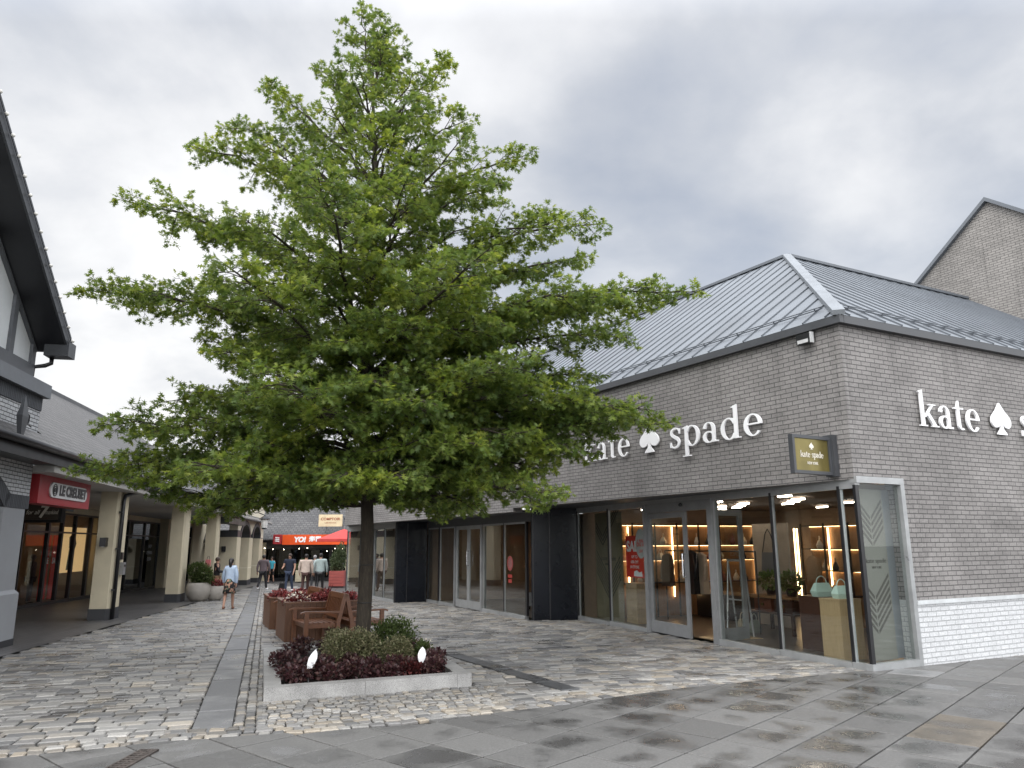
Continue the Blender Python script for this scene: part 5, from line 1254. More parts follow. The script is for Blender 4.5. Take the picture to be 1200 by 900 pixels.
def flower_box(a0, a1, r0, r1, h, label, flabels):
    p = ar2((a0+a1)/2, (r0+r1)/2); z = gz(p[1]); th = thing('flower_box', label, 'planter', (p[0], p[1], z), 0, 'wooden flower boxes between the benches')
    fr = Frame((0, 0), AX, RX); mb = MB(); g_ = .006
    for side in range(2):
        n = int((r1-r0)/.12); 
        for k in range(n): w = (r1-r0)/n; a = a0 if side == 0 else a1-.04; mb.box(fr, a, a+.04, r0+k*w+g_/2, r0+(k+1)*w-g_/2, z, z+h)
        n = int((a1-a0)/.12)
        for k in range(n): w = (a1-a0-.08)/n; r = r0 if side == 0 else r1-.04; mb.box(fr, a0+.0405+k*w+g_/2, a0+.0395+(k+1)*w-g_/2, r, r+.04, z, z+h)
    build(mb, 'box_sides', M_teakg, th)
    mb = MB()
    for q in ((a0-.02, a0+.07, r0-.02, r1+.02), (a1-.07, a1+.02, r0-.02, r1+.02), (a0+.0705, a1-.0705, r0-.02, r0+.07), (a0+.0705, a1-.0705, r1-.07, r1+.02)): mb.box(fr, *q, z+h+.001, z+h+.035)
    build(mb, 'rim', M_teakg, th, bevel=.005)
    mb = MB(); mb.box(fr, a0+.05, a1-.05, r0+.05, r1-.05, z+h-.15, z+h-.06); build(mb, 'soil', M_soil, th)
    n = len(flabels)
    for k, (lb, kind) in enumerate(flabels):
        r = r0+(r1-r0)*(k+.5)/n; a = a0+.35+.15*(k % 2); c = ar2(a, r); zz = z+h
        f = thing('flower_clump', lb, 'flowers', (c[0], c[1], zz-.06), 0, 'flowers growing in the wooden boxes')
        w = (r1-r0)/n*.52
        C3 = [(c[0], c[1], zz-.02), (c[0]-.05, c[1]+.3, zz), (c[0]-.25, c[1]+.6, zz-.02)]; R3 = [(w, .28, .13), (w*.85, .26, .15), (w*.8, .24, .12)]
        leaf_cloud('foliage', f, C3, R3, 1000, .07, M_begl, zmin=zz-.07)
        leaf_cloud('petals', f, C3, [(q[0]*1.05, q[1]*1.05, q[2]*1.12) for q in R3], 300, .06, M_petw if kind == 'w' else M_petr, shell=.85, zmin=zz-.02)
flower_box(16.2, 17.78, 1.87, 3.44, .74, 'big wooden flower box with white and pink flowers behind the nearest benches', [('white and cream flowers at the street side of the big wooden box', 'w'), ('pink flowers in the middle of the big wooden box', 'r'), ('dark pink flowers at the shop side of the big wooden box', 'r')])
flower_box(19.2, 20.9, 1.86, 3.34, .70, 'farther wooden flower box with deep pink flowers', [('deep pink flowers at the street side of the farther box', 'r'), ('deep pink flowers in the middle of the farther box', 'r'), ('deep pink flowers at the shop side of the farther box', 'r')])
# spiky dark red cordyline in the big box
c = ar2(17.3, 2.85); cd = thing('cordyline', 'dark red spiky leaved plant rising from the big wooden flower box', 'plant', (c[0], c[1], gz(c[1])+.68)); mb = MB()
for k in range(26):
    an = rng.uniform(0, 6.28); el = rng.uniform(.5, 1.4); ln = rng.uniform(.3, .5); d = np.array([math.cos(an)*math.cos(el), math.sin(an)*math.cos(el), math.sin(el)]); p = np.array([c[0], c[1], gz(c[1])+.70]); x = np.cross(d, (0, 0, 1)); x /= np.linalg.norm(x); q = p+d*ln*.55; e = p+d*ln-np.array([0, 0, .05])
    mb.poly([p-x*.008, q-x*.018, e, q+x*.018, p+x*.008])
build(mb, 'blades', leafmat('cordyline_leaf', [(.05, .010, .014), (.10, .018, .02)], trans=.15), cd)

# ------------------------------------------------------------------ kerbed tree bed
BD = Frame(BO-BA*9.78-RX*.93, BA, RX); A0_, A1_, R0_, R1_ = 9.78, 13.85, .93, 3.52; zt = .15
kb = thing('tree_bed_kerb', 'pale speckled granite kerb around the tree bed', 'kerb', (*ar2(11.8, 2.2), 0))
def kerb(a0, a1, r0, r1): mb = MB(); mb.box(BD, a0, a1, r0, r1, -.1, zt-.015*max(0, (a0+a1)/2-11)*.9); build(mb, 'kerb_stone', M_gran, kb, bevel=.008)
for k in range(2): w = (R1_-R0_-.2)/2; kerb(A0_, A0_+.2, R0_+w*k+(.0 if k == 0 else .004), R0_+w*(k+1))
kerb(A0_, A0_+.2, R1_-.196, R1_)
for k in range(4):
    w = (A1_-A0_-.41)/4; kerb(A0_+.204+w*k, A0_+.2+w*(k+1), R0_, R0_+.2); kerb(A0_+.204+w*k, A0_+.2+w*(k+1), R1_-.2, R1_)
kerb(A1_-.2, A1_, R0_, R1_)
mb = MB(); n = 12
for i in range(n):
    for j in range(n):
        def sp(i, j): a = A0_+.19+(A1_-A0_-.38)*i/n; r = R0_+.19+(R1_-R0_-.38)*j/n; q = bed_pt(a, r); return (q[0], q[1], .07+.05*mnoise.noise((q[0]*2, q[1]*2, 0))+.10*math.exp(-((a-11.9)**2+(r-2.3)**2)/.8))
        mb.poly([sp(i, j), sp(i+1, j), sp(i+1, j+1), sp(i, j+1)])
build(mb, 'soil', M_soil, kb)
def plant(name, label, cat_, a, r, w, h, mat, n, size, group=None, z0=.1, lobes=4):
    c = bed_pt(a, r); th = thing(name, label, cat_, (c[0], c[1], z0), 0, group)
    cs = [(c[0]+rng.normal(0, w*.22), c[1]+rng.normal(0, w*.22), z0+h*rng.uniform(.45, .60)) for _ in range(lobes)]
    rs = [(w*rng.uniform(.55, .8), w*rng.uniform(.55, .8), h*rng.uniform(.38, .5)) for _ in range(lobes)]
    leaf_cloud('foliage', th, cs, rs, n, size, mat, shell=.35, zmin=z0-.03)
    mb = MB()
    for k in range(5): e = cs[k % lobes]; mb.tube([(c[0]+rng.normal(0, .02), c[1]+rng.normal(0, .02), z0-.05), ((c[0]+e[0])/2+rng.normal(0, .03), (c[1]+e[1])/2, (z0+e[2])/2), e], [.009, .007, .004], 5)
    build(mb, 'stems', M_bark, th)
plant('rounded_shrub', 'dark green rounded shrub right of the tree trunk', 'shrub', 11.6, 2.80, .42, .60, M_box, 4600, .04)
plant('variegated_shrub', 'large pale green speckled shrub left of the tree trunk', 'shrub', 11.30, 2.10, .42, .52, M_varie, 5200, .034)
plant('variegated_shrub', 'smaller speckled shrub directly in front of the tree trunk', 'shrub', 10.95, 2.62, .33, .43, M_varie, 3200, .032)
plant('variegated_shrub', 'small speckled shrub half hidden behind the large speckled one', 'shrub', 12.0, 1.98, .26, .50, M_varie, 1800, .036)
plant('white_flowered_plant', 'bright green plant with small white flowers at the right kerb of the bed', 'plant', 11.3, 3.18, .15, .30, M_box, 500, .055)
c = bed_pt(11.3, 3.18); wfz = [o for o in bpy.data.objects if o.get('label', '').startswith('bright green plant with small white')][0]
leaf_cloud('petals', wfz, [(c[0], c[1], .36)], [(.14, .14, .06)], 40, .03, M_petw, shell=.8)
spots = []
for a, rs_ in ((10.2, (1.35, 1.7, 2.05, 2.4, 2.75, 3.08)), (10.55, (1.25, 1.6, 1.98, 2.3, 2.62, 2.95, 3.2)), (10.95, (1.3, 1.65, 2.05, 2.9, 3.2)), (11.4, (1.3, 3.15)), (11.9, (1.3, 3.2)), (12.4, (1.35, 2.2, 2.7, 3.15)), (12.9, (1.4, 1.9, 2.5, 3.1))):
    for r in rs_: spots.append((a+rng.normal(0, .05), r+rng.normal(0, .05)))
for k, (a, r) in enumerate(spots):
    q = rng.random(); m_, lb = (M_heu, 'dark purple leafy plant massed in the kerbed tree bed') if q < .80 else ((M_heug, 'bronze green leafy plant massed in the kerbed tree bed') if q < .97 else (M_heur, 'crimson leafy plant massed in the kerbed tree bed'))
    plant('foliage_plant', lb, 'plant', a, r, rng.uniform(.16, .23), rng.uniform(.15, .26), m_, 360, .055, 'low leafy plants filling the tree bed')
# two white curved markers
def marker(u, v, y, h, lean_, label):
    p = at(u, v, y); th = thing('bed_marker', label, 'marker', (p[0], p[1], p[2]-.1)); mb = MB()
    prof = [(0, .026), (.25, .048), (.55, .055), (.8, .038), (1., .006)]
    cs_ = [[(p[0]+lean_*t*h+sx*w, p[1]+sy*.012+.02*math.cos(sx*3), p[2]+h*t) for sx, sy in ((-1, -1), (1, -1), (1, 1), (-1, 1))] for t, w in prof]
    for k in range(4): mb.hexa(cs_[k]+cs_[k+1])
    build(mb, 'blade', M_white, th, bevel=.004); mb = MB(); mb.tube([(p[0], p[1], p[2]+.01), (p[0]-lean_*.05, p[1], .02)], .008, 6); build(mb, 'spike', M_mgrey, th)
marker(363, 784, 10.3, .24, .30, 'white curved marker in the left part of the tree bed'); marker(494, 776, 10.75, .20, .06, 'white curved marker at the right side of the tree bed')

# ------------------------------------------------------------------ the oak
TB = np.array([-2.24, 11.7, .08])
def trunk_at(z):
    t = z/10.9; return np.array([TB[0]-.13*t+.05*math.sin(z*1.1)*min(1, z/2), TB[1]+.04*math.sin(z*.9+1)*min(1, z/2), z])
def trunk_r(z): return max(.012, .118*(1-z/11.2)**.85+.035*math.exp(-z*6))
oak = thing('oak_tree', 'tall green oak with layered drooping branches growing from the kerbed bed', 'tree', tuple(TB))
mb = MB(); zs = [.02, .1, .2, .35, .6, 1, 1.5]+[2+.35*k for k in range(26)]
mb.tube([trunk_at(z) for z in zs], [trunk_r(z) for z in zs], 14); tr = build(mb, 'trunk', M_bark, oak, smooth=True)
mb = MB()
for z in (.95, 1.5): c = trunk_at(z); mb.lathe([(trunk_r(z)+.004, -.008), (trunk_r(z)+.007, 0), (trunk_r(z)+.004, .008)], c, 16)
build(mb, 'tree_tie', M_black, tr)
TR = trunk_at(0)
# limb tips seen against the sky or the buildings: (u, v, depth offset, height where the limb leaves the trunk)
tips = [(96, 340, .3, 4.6), (150, 345, -.9, 4.4), (145, 235, -.2, 5.6), (200, 260, .9, 5.3), (228, 172, .2, 6.6), (268, 150, -.5, 7.0), (315, 105, .3, 7.7), (378, 84, -.2, 8.4), (424, 22, .0, 9.6), (452, 28, .15, 9.6), (525, 76, .1, 8.4), (548, 140, -.3, 7.6), (618, 182, .2, 6.8), (585, 215, -.9, 6.3), (706, 262, .1, 5.4), (655, 258, -.8, 5.6), (690, 300, 1., 5.0), (812, 342, -.1, 4.3), (770, 352, .7, 4.2), (735, 395, -.6, 4.0), (720, 345, -1.1, 4.4), (782, 497, -.6, 3.3), (735, 480, .4, 3.4), (690, 470, -1.2, 3.5), (650, 578, -1.6, 2.8), (600, 560, -.8, 2.9), (560, 600, -1.2, 2.5), (520, 600, .4, 2.5), (430, 590, -1.7, 2.6), (395, 560, -2.2, 2.8), (350, 600, -1.3, 2.5), (330, 560, -2.0, 2.9), (270, 608, -.9, 2.5), (240, 600, .6, 2.4), (165, 562, -.3, 2.7), (98, 553, .2, 2.8), (120, 500, -1.0, 3.2), (160, 510, .8, 3.1), (200, 470, -.7, 3.5), (240, 465, .9, 3.4), (470, 560, -2.6, 2.9), (290, 520, -1.9, 3.1), (700, 440, .3, 3.8), (665, 520, -.9, 3.1), (620, 505, -1.6, 3.2), (742, 486, -.2, 3.3), (590, 530, .5, 2.8), (690, 530, .0, 3.0), (650, 440, 1.0, 4.0), (560, 520, -2.2, 3.1), (640, 545, -.5, 2.8), (760, 480, -1.0, 3.4), (150, 530, .5, 2.9), (250, 540, -1.4, 2.8), (200, 580, .2, 2.5), (330, 470, -2.2, 3.5), (560, 440, -1.9, 3.8), (430, 300, -2.2, 5.2), (400, 400, -2.5, 4.2), (480, 380, -2.4, 4.4), (440, 450, -2.6, 3.8), (520, 320, -2.0, 5.0), (350, 330, -2.2, 4.9), (380, 480, -2.6, 3.4), (500, 470, -2.7, 3.6), (430, 200, -1.4, 6.6), (400, 250, -1.8, 5.9), (480, 240, -1.6, 6.0), (450, 140, -1.0, 7.6), (300, 420, -1.8, 4.0), (590, 380, -1.7, 4.4)]
def under(x):                                           # the crown is lifted clear of the street below this height
    return .16*mnoise.noise((x*1.7, 3.1, 0.))+float(np.interp(x-TB[0], (-4., -2.6, -1.6, .4, .9, 2.6, 3.4, 5.), (2.5, 2.02, 2.34, 2.40, 2.22, 2.20, 2.6, 3.2)))
limbs = []
for u, v, dy, z0 in tips:
    tip = at(u, v, TB[1]+dy); tip[2] = max(tip[2], under(tip[0])+.14); limbs.append((z0, tip, 1.))
PR = [(2.2, 2.6), (2.9, 3.9), (3.7, 4.1), (5., 4.0), (5.9, 4.1), (7.4, 3.3), (8.2, 2.6), (9., 1.8), (10., .9), (10.9, .25)]
ga = 0.
for k in range(84):
    zt_ = 2.3+(k+.5)/84*8.3; ga += 2.39996
    rad = float(np.interp(zt_, [p[0] for p in PR], [p[1] for p in PR]))*rng.uniform(.62, .92)*(1. if zt_ < 6.5 else .85)
    s_ = abs(math.cos(ga)); 
    if s_ > .75: rad *= .7                                   # keep the gaps of the outline open
    tip = np.array([TB[0]+rad*math.cos(ga), TB[1]+rad*math.sin(ga), zt_+rng.uniform(-.2, .2)])
    tip[2] = max(tip[2], under(tip[0])+.14); limbs.append((max(2.45, zt_-rad*(.02+.10*(zt_-2)) ), tip, .9))
lv = {'p': [], 'ax': [], 'n': [], 's': []}
wood_mb = MB()
def curve(p0, p2, droop, n):
    mid = (p0+p2)/2+np.array([0, 0, droop]); return [(1-t)**2*p0+2*t*(1-t)*mid+t*t*p2 for t in np.linspace(0, 1, n)]
def twig(p, d, ln, nl):
    """a shoot end with its leaves: a few along it and a whorl at the tip"""
    q = p+d*ln+np.array([0, 0, -.10*ln])
    if q[2] < under(q[0]): return
    wood_mb.tube([p, q], [.004, .0022], 3, cap=False)
    for i in range(nl):
        t = rng.uniform(.25, 1.) if i < nl//2 else 1.
        b = p+(q-p)*t
        a = d*rng.uniform(.2, 1.)+rng.normal(0, .62, 3); a[2] -= .12; a /= np.linalg.norm(a)
        nn = np.array([0, 0, 1.])+rng.normal(0, .42, 3); nn -= a*(nn@a); nn /= np.linalg.norm(nn)
        lv['p'].append(b); lv['ax'].append(a); lv['n'].append(nn); lv['s'].append(rng.choice((rng.uniform(.05, .085), rng.uniform(.08, .13))))
for z0, tip, dens in limbs:
    p0 = trunk_at(z0); L = np.linalg.norm(tip-p0); n = 9
    up = .16*L*(1 if z0 > 3.4 else .35)
    C = curve(p0, tip, up+rng.uniform(-.05, .05)*L, n)
    C = [c+(rng.normal(0, .03, 3) if 0 < i < n-1 else 0) for i, c in enumerate(C)]
    r0 = min(.045, .010+.011*L)
    wood_mb.tube(C, [r0*(1-.85*i/(n-1)) for i in range(n)], 6, cap=False)
    m = max(5, int(L/(.105 if tip[2] < 6.3 else .135)*dens)); sd_ = 1
    for k in range(m):
        t = .22+.78*(k+rng.random())/m; f = t*(n-1); i = min(int(f), n-2); b = C[i]+(C[i+1]-C[i])*(f-i)
        dr = C[i+1]-C[i]; dr /= np.linalg.norm(dr); side = np.cross(dr, (0, 0, 1)); side /= np.linalg.norm(side)+1e-6; sd_ = -sd_
        ls = (.16+.62*math.sin(math.pi*min(1, .12+.86*t))*min(1, L/3.2))*rng.uniform(.6, 1.25)
        if t > .9: ls *= .6
        d = dr*rng.uniform(.35, .9)+side*sd_*rng.uniform(.5, 1.)+np.array([0, 0, rng.normal(.0, .22)]); d /= np.linalg.norm(d)
        e = b+d*ls+np.array([0, 0, -.10*ls])
        if e[2] < under(e[0])-.05: continue
        wood_mb.tube([b, (b+e)/2+np.array([0, 0, .04*ls]), e], [.008, .006, .003], 4, cap=False)
        nt_ = max(2, int(ls/.085))
        for j in range(nt_):
            tt = .25+.75*(j+.5)/nt_; bb = b+(e-b)*tt; s2 = np.cross(d, (0, 0, 1)); s2 /= np.linalg.norm(s2)+1e-6
            dd = d*rng.uniform(.3, 1.)+s2*(1 if j % 2 else -1)*rng.uniform(.3, .9)+np.array([0, 0, rng.normal(.0, .30)]); dd /= np.linalg.norm(dd)
            twig(bb, dd, rng.uniform(.07, .19), 9)
        twig(e, d, .08, 6)
    twig(C[-1], (C[-1]-C[-2])/np.linalg.norm(C[-1]-C[-2]), .12, 8)
build(wood_mb, 'limbs', M_bark, tr, smooth=True)
# pin oak leaf outline (x across, y along), deep pointed lobes
LO = [(0, 0), (.035, .16), (.30, .14), (.07, .30), (.46, .44), (.08, .54), (.38, .84), (.06, .72), (0, 1.05), (-.06, .72), (-.38, .84), (-.08, .54), (-.46, .44), (-.07, .30), (-.30, .14), (-.035, .16)]
lo = np.array(LO); bend = -.22*np.abs(lo[:, 0])-.10*lo[:, 1]**2
Pn = np.array(lv['p']); Ax = np.array(lv['ax']); Nn = np.array(lv['n']); Sz = np.array(lv['s'])
NL = len(Pn); Xx = np.cross(Ax, Nn); K = len(LO)
V = Pn[:, None]+Sz[:, None, None]*(Xx[:, None]*lo[None, :, 0, None]+Ax[:, None]*lo[None, :, 1, None]+Nn[:, None]*bend[None, :, None]+.12*Ax[:, None])
V = (V-TB).reshape(-1, 3).astype(np.float32)
# faces: a strip of triangles/quads from lobe to lobe so that the leaf can bend
tri = [(0, 1, 15), (1, 2, 3), (15, 13, 14), (1, 3, 13), (1, 13, 15), (3, 4, 5), (13, 11, 12), (3, 5, 11), (3, 11, 13), (5, 6, 7), (11, 9, 10), (5, 7, 9), (5, 9, 11), (7, 8, 9)]
T = np.array(tri)[None]+(np.arange(NL)*K)[:, None, None]; T = T.reshape(-1, 3)
me = bpy.data.meshes.new('crown'); me.vertices.add(len(V)); me.vertices.foreach_set('co', V.ravel())
me.loops.add(T.size); me.loops.foreach_set('vertex_index', T.ravel().astype(np.int32)); me.polygons.add(len(T)); me.polygons.foreach_set('loop_start', np.arange(0, T.size, 3, dtype=np.int32))
me.update(calc_edges=True); 
M_oak = leafmat('oak_leaf', [(.085, .140, .032), (.125, .185, .044), (.175, .235, .055), (.105, .165, .038), (.25, .30, .075), (.095, .15, .044), (.14, .20, .045)], trans=.5, rough=.45, clump=1.3)
me.materials.append(M_oak); cr = bpy.data.objects.new('crown', me); COL.objects.link(cr); cr.parent = oak
print('leaves', NL)

# red parasol, planters by the restaurant
p = at(403, 630, 46.); uz = gz(46)
um = thing('parasol', 'red canvas parasol by the restaurant front, partly hidden by the shop', 'parasol', (p[0], 46, uz)); mb = MB(); mb.tube([(p[0], 46, uz), (p[0], 46, 2.9)], .03, 8); build(mb, 'pole', M_mgrey, um)
mb = MB(); mb.lathe([(.03, 2.72), (1.62, 2.14), (1.62, 1.98), (1.60, 1.98), (1.60, 2.13), (.03, 2.70)], (p[0], 46, 0), 8); build(mb, 'canopy', M_canvas, um)
mb = MB(); mb.box(Frame((p[0], 46), (1, 0), (0, 1)), -.4, .4, -.4, .4, uz, uz+.08); build(mb, 'foot', M_mgrey, um)
def box_planter(u0, u1, vb, y, h, m_, label, blabel, bh, bm):
    a, b = at(u0, vb, y), at(u1, vb, y); z = gz(y); th = thing('box_planter', label, 'planter', ((a[0]+b[0])/2, y, z)); fr = Frame((0, y), (1, 0), (0, 1)); mb = MB()
    n = 5
    for k in range(n): mb.box(fr, a[0], b[0], -.02, .9, z+.05+h/n*k, z+.05+h/n*(k+1)-.012)
    build(mb, 'boards', m_, th)
    mb = MB(); mb.box(fr, a[0]+.03, b[0]-.03, .0, .88, z, z+.0495); build(mb, 'plinth', M_black, th)
    cx = (a[0]+b[0])/2; w = (b[0]-a[0])/2; bu = thing('bush', blabel, 'bush', (cx, y+.45, z+h)); cs = [(cx, y+.45, z+h+bh*.4), (cx-w*.3, y+.4, z+h+bh*.25), (cx+w*.2, y+.5, z+h+bh*.65)]
    leaf_cloud('foliage', bu, cs, [(w, .5, bh*.42), (w*.7, .4, bh*.3), (w*.6, .35, bh*.4)], 1500, .12, bm, shell=.4, zmin=z+h-.02)
box_planter(385, 402.5, 688, 43.4, .84, M_redbox, 'reddish wooden box planter under the parasol', 'loose grey green bush in the reddish box planter', 1.5, M_bushg)
box_planter(346, 356, 677, 52., .75, M_cream, 'pale box planter in front of the restaurant windows', 'small green bush in the pale box planter', .7, M_box)

# ------------------------------------------------------------------ people
def skin_mesh(verts, edges, radii, root, sub=1):
    """grow a continuous surface over a skeleton and return a plain mesh"""
    me = bpy.data.meshes.new('body'); me.from_pydata([tuple(v) for v in verts], edges, []); o = bpy.data.objects.new('body', me); COL.objects.link(o)
    sk = o.modifiers.new('skin', 'SKIN'); sk.use_smooth_shade = True
    for k, r in enumerate(radii):
        d = me.skin_vertices[0].data[k]; d.radius = (r, r) if not hasattr(r, '__len__') else r; d.use_root = (k == root)
    sb = o.modifiers.new('sub', 'SUBSURF'); sb.levels = sub; sb.render_levels = sub
    dg = bpy.context.evaluated_depsgraph_get(); out = bpy.data.meshes.new_from_object(o.evaluated_get(dg)); bpy.data.objects.remove(o); bpy.data.meshes.remove(me)
    out.polygons.foreach_set('use_smooth', [True]*len(out.polygons)); return out
def put_mesh(me, name, mat, parent):
    me.name = name; me.materials.clear(); me.materials.append(mat); o = bpy.data.objects.new(name, me); COL.objects.link(o); o.parent = parent; return o
M_skin = paint('skin', (.42, .24, .17), rough=.55, var=.04); M_skin2 = paint('skin_tan', (.26, .14, .09), rough=.55, var=.04)
M_hair = paint('dark_hair', (.012, .009, .008), rough=.5, var=.2); M_hairb = paint('brown_hair', (.05, .03, .02), rough=.5, var=.2)
def person(label, x, y, h, face, top, legs, skin=M_skin, hair=M_hair, sleeve='long', bottom='trousers', stride=.0, arms=((.0, .0), (.0, .0)), shoe=M_black, female=False, long_hair=False, bend=0., wide=1.):
    """a standing or walking figure; face = heading in degrees (0 looks away from the camera)"""
    th = thing('person', label, 'person', (x, y, gz(y)+.005), R(face)); S = h
    sw = .112*wide if not female else .098; hw = .052 if not female else .056; st = stride
    Vt = {'pel': (0, 0, .53), 'spi': (0, .0, .63), 'che': (0, .005+bend*.1, .745), 'nck': (0, .0+bend*.16, .835), 'hb': (0, .008+bend*.2, .868), 'hd': (0, .016+bend*.24, .925), 'ht': (0, .010+bend*.27, .972)}
    Rr = {'pel': (.085*wide, .062), 'spi': (.078*wide, .058), 'che': (.092*wide, .064), 'nck': .030, 'hb': .036, 'hd': (.046, .055), 'ht': .038}
    Ed = [('pel', 'spi'), ('spi', 'che'), ('che', 'nck'), ('nck', 'hb'), ('hb', 'hd'), ('hd', 'ht')]
    for s, nm in ((-1, 'l'), (1, 'r')):
        sh, el = arms[0] if s < 0 else arms[1]          # shoulder swing, elbow bend (radians, forward)
        S0 = np.array([s*sw, bend*.12, .800]); e_ = S0+.165*np.array([s*.20, math.sin(sh), -math.cos(sh)]); f_ = sh+el
        w_ = e_+.145*np.array([s*.02-s*.25*min(1, el), math.sin(f_), -math.cos(f_)]); dv = (w_-e_)/np.linalg.norm(w_-e_); k_ = w_+dv*.030
        Vt[nm+'sh'] = S0; Vt[nm+'el'] = e_; Vt[nm+'wr'] = w_; Vt[nm+'pa'] = k_
        Rr.update({nm+'sh': .040, nm+'el': .026, nm+'wr': .016, nm+'pa': .019})
        Ed += [('che', nm+'sh'), (nm+'sh', nm+'el'), (nm+'el', nm+'wr'), (nm+'wr', nm+'pa')]
        sd2 = np.cross(dv, (s, 0, 0)); sd2 /= np.linalg.norm(sd2)+1e-6
        for q, (off, ln) in enumerate(((-.013, .038), (-.004, .046), (.005, .043), (.013, .034))):
            a_ = k_+sd2*off+dv*.012; Vt[f'{nm}f{q}'] = a_+dv*ln*.55; Vt[f'{nm}t{q}'] = a_+dv*ln+np.array([-s*.010, 0, 0]); Rr[f'{nm}f{q}'] = .0054; Rr[f'{nm}t{q}'] = .0045
            Ed += [(nm+'pa', f'{nm}f{q}'), (f'{nm}f{q}', f'{nm}t{q}')]
        Vt[nm+'th'] = w_+dv*.02+sd2*-.022+np.array([-s*.006, 0, 0]); Rr[nm+'th'] = .006; Ed.append((nm+'wr', nm+'th'))
        ph = st*s; Vt[nm+'hi'] = np.array([s*hw, 0, .495]); kn = np.array([s*(hw+.004), math.sin(ph)*.225+.01, .495-math.cos(ph)*.225]); lb_ = ph-(abs(st)*.9 if ph < 0 else .05)
        an = kn+.232*np.array([0, math.sin(lb_), -math.cos(lb_)]); an[2] = max(an[2], .038)
        Vt[nm+'kn'] = kn; Vt[nm+'an'] = an; Vt[nm+'to'] = an+np.array([s*.008, .072, -.022])
        Rr.update({nm+'hi': .056, nm+'kn': .034, nm+'an': .022, nm+'to': .018}); Ed += [('pel', nm+'hi'), (nm+'hi', nm+'kn'), (nm+'kn', nm+'an'), (nm+'an', nm+'to')]
    keys = [k for k in Vt if k != 'hem']; idx = {k: i for i, k in enumerate(keys)}
    Vt['hem'] = (0, 0, .470); Rr['hem'] = (.092*wide, .070); Ed.append(('spi', 'hem'))
    sc_ = lambda r, m=1.: tuple(q*S*m for q in r) if hasattr(r, '__len__') else r*S*m
    zmin = min(np.array(v)[2] for v in Vt.values())-.016
    vv = lambda k: (np.array(Vt[k], float)-np.array([0, 0, zmin]))*S
    put_mesh(skin_mesh([vv(k) for k in keys], [(idx[a], idx[b]) for a, b in Ed if b != 'hem'], [sc_(Rr[k]) for k in keys], idx['pel'], 2), 'body', skin, th)
    def shell(name, kk, m, mat, root, extra={}):
        ix = {k: i for i, k in enumerate(kk)}; ee = [(ix[a], ix[b]) for a, b in Ed if a in ix and b in ix]
        return put_mesh(skin_mesh([vv(k) if k in Vt else np.array(extra[k])*S for k in kk], ee, [sc_(Rr[k], m) for k in kk], ix[root], 2), name, mat, th)
    Vt['lhe'] = np.array(Vt['lsh'])*.45+np.array(Vt['lel'])*.55; Vt['rhe'] = np.array(Vt['rsh'])*.45+np.array(Vt['rel'])*.55; Rr['lhe'] = Rr['rhe'] = .033
    if sleeve == 'long': kk = ['spi', 'hem', 'che', 'nck', 'lsh', 'lel', 'lwr', 'rsh', 'rel', 'rwr']
    else: kk = ['spi', 'hem', 'che', 'nck', 'lsh', 'lhe', 'rsh', 'rhe']; Ed += [('lsh', 'lhe'), ('rsh', 'rhe')]
    sav = dict(Rr); Rr.update({'nck': (.068, .058), 'lwr': .021, 'rwr': .021, 'lel': .030, 'rel': .030, 'pel': (.098*wide, .074), 'spi': (.092*wide, .070), 'che': (.104*wide, .074), 'lsh': .041, 'rsh': .041}); shell('shirt', kk, 1.19, top, 'spi'); Rr.update(sav)
    if bottom == 'trousers': sav = dict(Rr); Rr.update({'lan': .030, 'ran': .030, 'pel': (.083*wide, .060)}); shell('trousers', ['pel', 'lhi', 'lkn', 'lan', 'rhi', 'rkn', 'ran'], 1.13, legs, 'pel'); Rr.update(sav)
    elif bottom == 'shorts': shell('shorts', ['pel', 'lhi', 'lkn', 'rhi', 'rkn'], 1.18, legs, 'pel')
    else:
        mb = MB(); mb.lathe([(.078*S, .58*S), (.098*S, .50*S), (.108*S, .40*S), (.125*S, .30*S), (.118*S, .30*S), (.09*S, .48*S)], (0, 0, 0), 20)
        o = build(mb, 'skirt', legs, th, smooth=True, loc=None); o.data.transform(Matrix.Translation((0, 0, 0)))
        for v in o.data.vertices: v.co += th.location
    mb = MB(); hd = vv('hd')
    mb.ball(hd+V3(0, -.012, .006)*S, (.050*S, .058*S, .060*S), 14)
    if long_hair: mb.tube([hd+V3(0, -.05, .02)*S, hd+V3(0, -.066, -.03)*S, hd+V3(.004, -.062, -.10)*S, hd+V3(.008, -.055, -.145)*S], [.03*S, .034*S, .028*S, .008*S], 8)
    o = build(mb, 'hair', hair, th, smooth=True)
    for v in o.data.vertices: v.co += th.location
    mb = MB()
    f = vv('hd')+V3(0, .052, -.012)*S
    for s in (-1, 1): mb.ball(f+V3(s*.017, -.004, .010)*S, (.006*S, .004*S, .004*S), 6)
    mb.box(Frame((f[0], f[1]), (1, 0), (0, 1)), -.013*S, .013*S, -.006*S, .000*S, f[2]-.032*S, f[2]-.027*S)
    o = build(mb, 'eyes_and_mouth', M_hair, th)
    for v in o.data.vertices: v.co += th.location
    mb = MB(); mb.hexa([f+V3(a, b, c)*S for a, b, c in ((-.007, -.006, -.014), (.007, -.006, -.014), (.005, .010, -.013), (-.005, .010, -.013), (-.003, -.006, .012), (.003, -.006, .012), (.002, .0, .010), (-.002, .0, .010))])
    o = build(mb, 'nose', skin, th)
    for v in o.data.vertices: v.co += th.location
    for nm in 'lr':
        a, t = vv(nm+'an'), vv(nm+'to'); mb = MB(); mb.ball((a+t)/2+V3(0, .004, -.010)*S, (.030*S, .066*S, .026*S), 10); o = build(mb, 'shoe', shoe, th, smooth=True)
        for v in o.data.vertices: v.co += th.location
    return th
V3 = lambda *a: np.array(a, float)
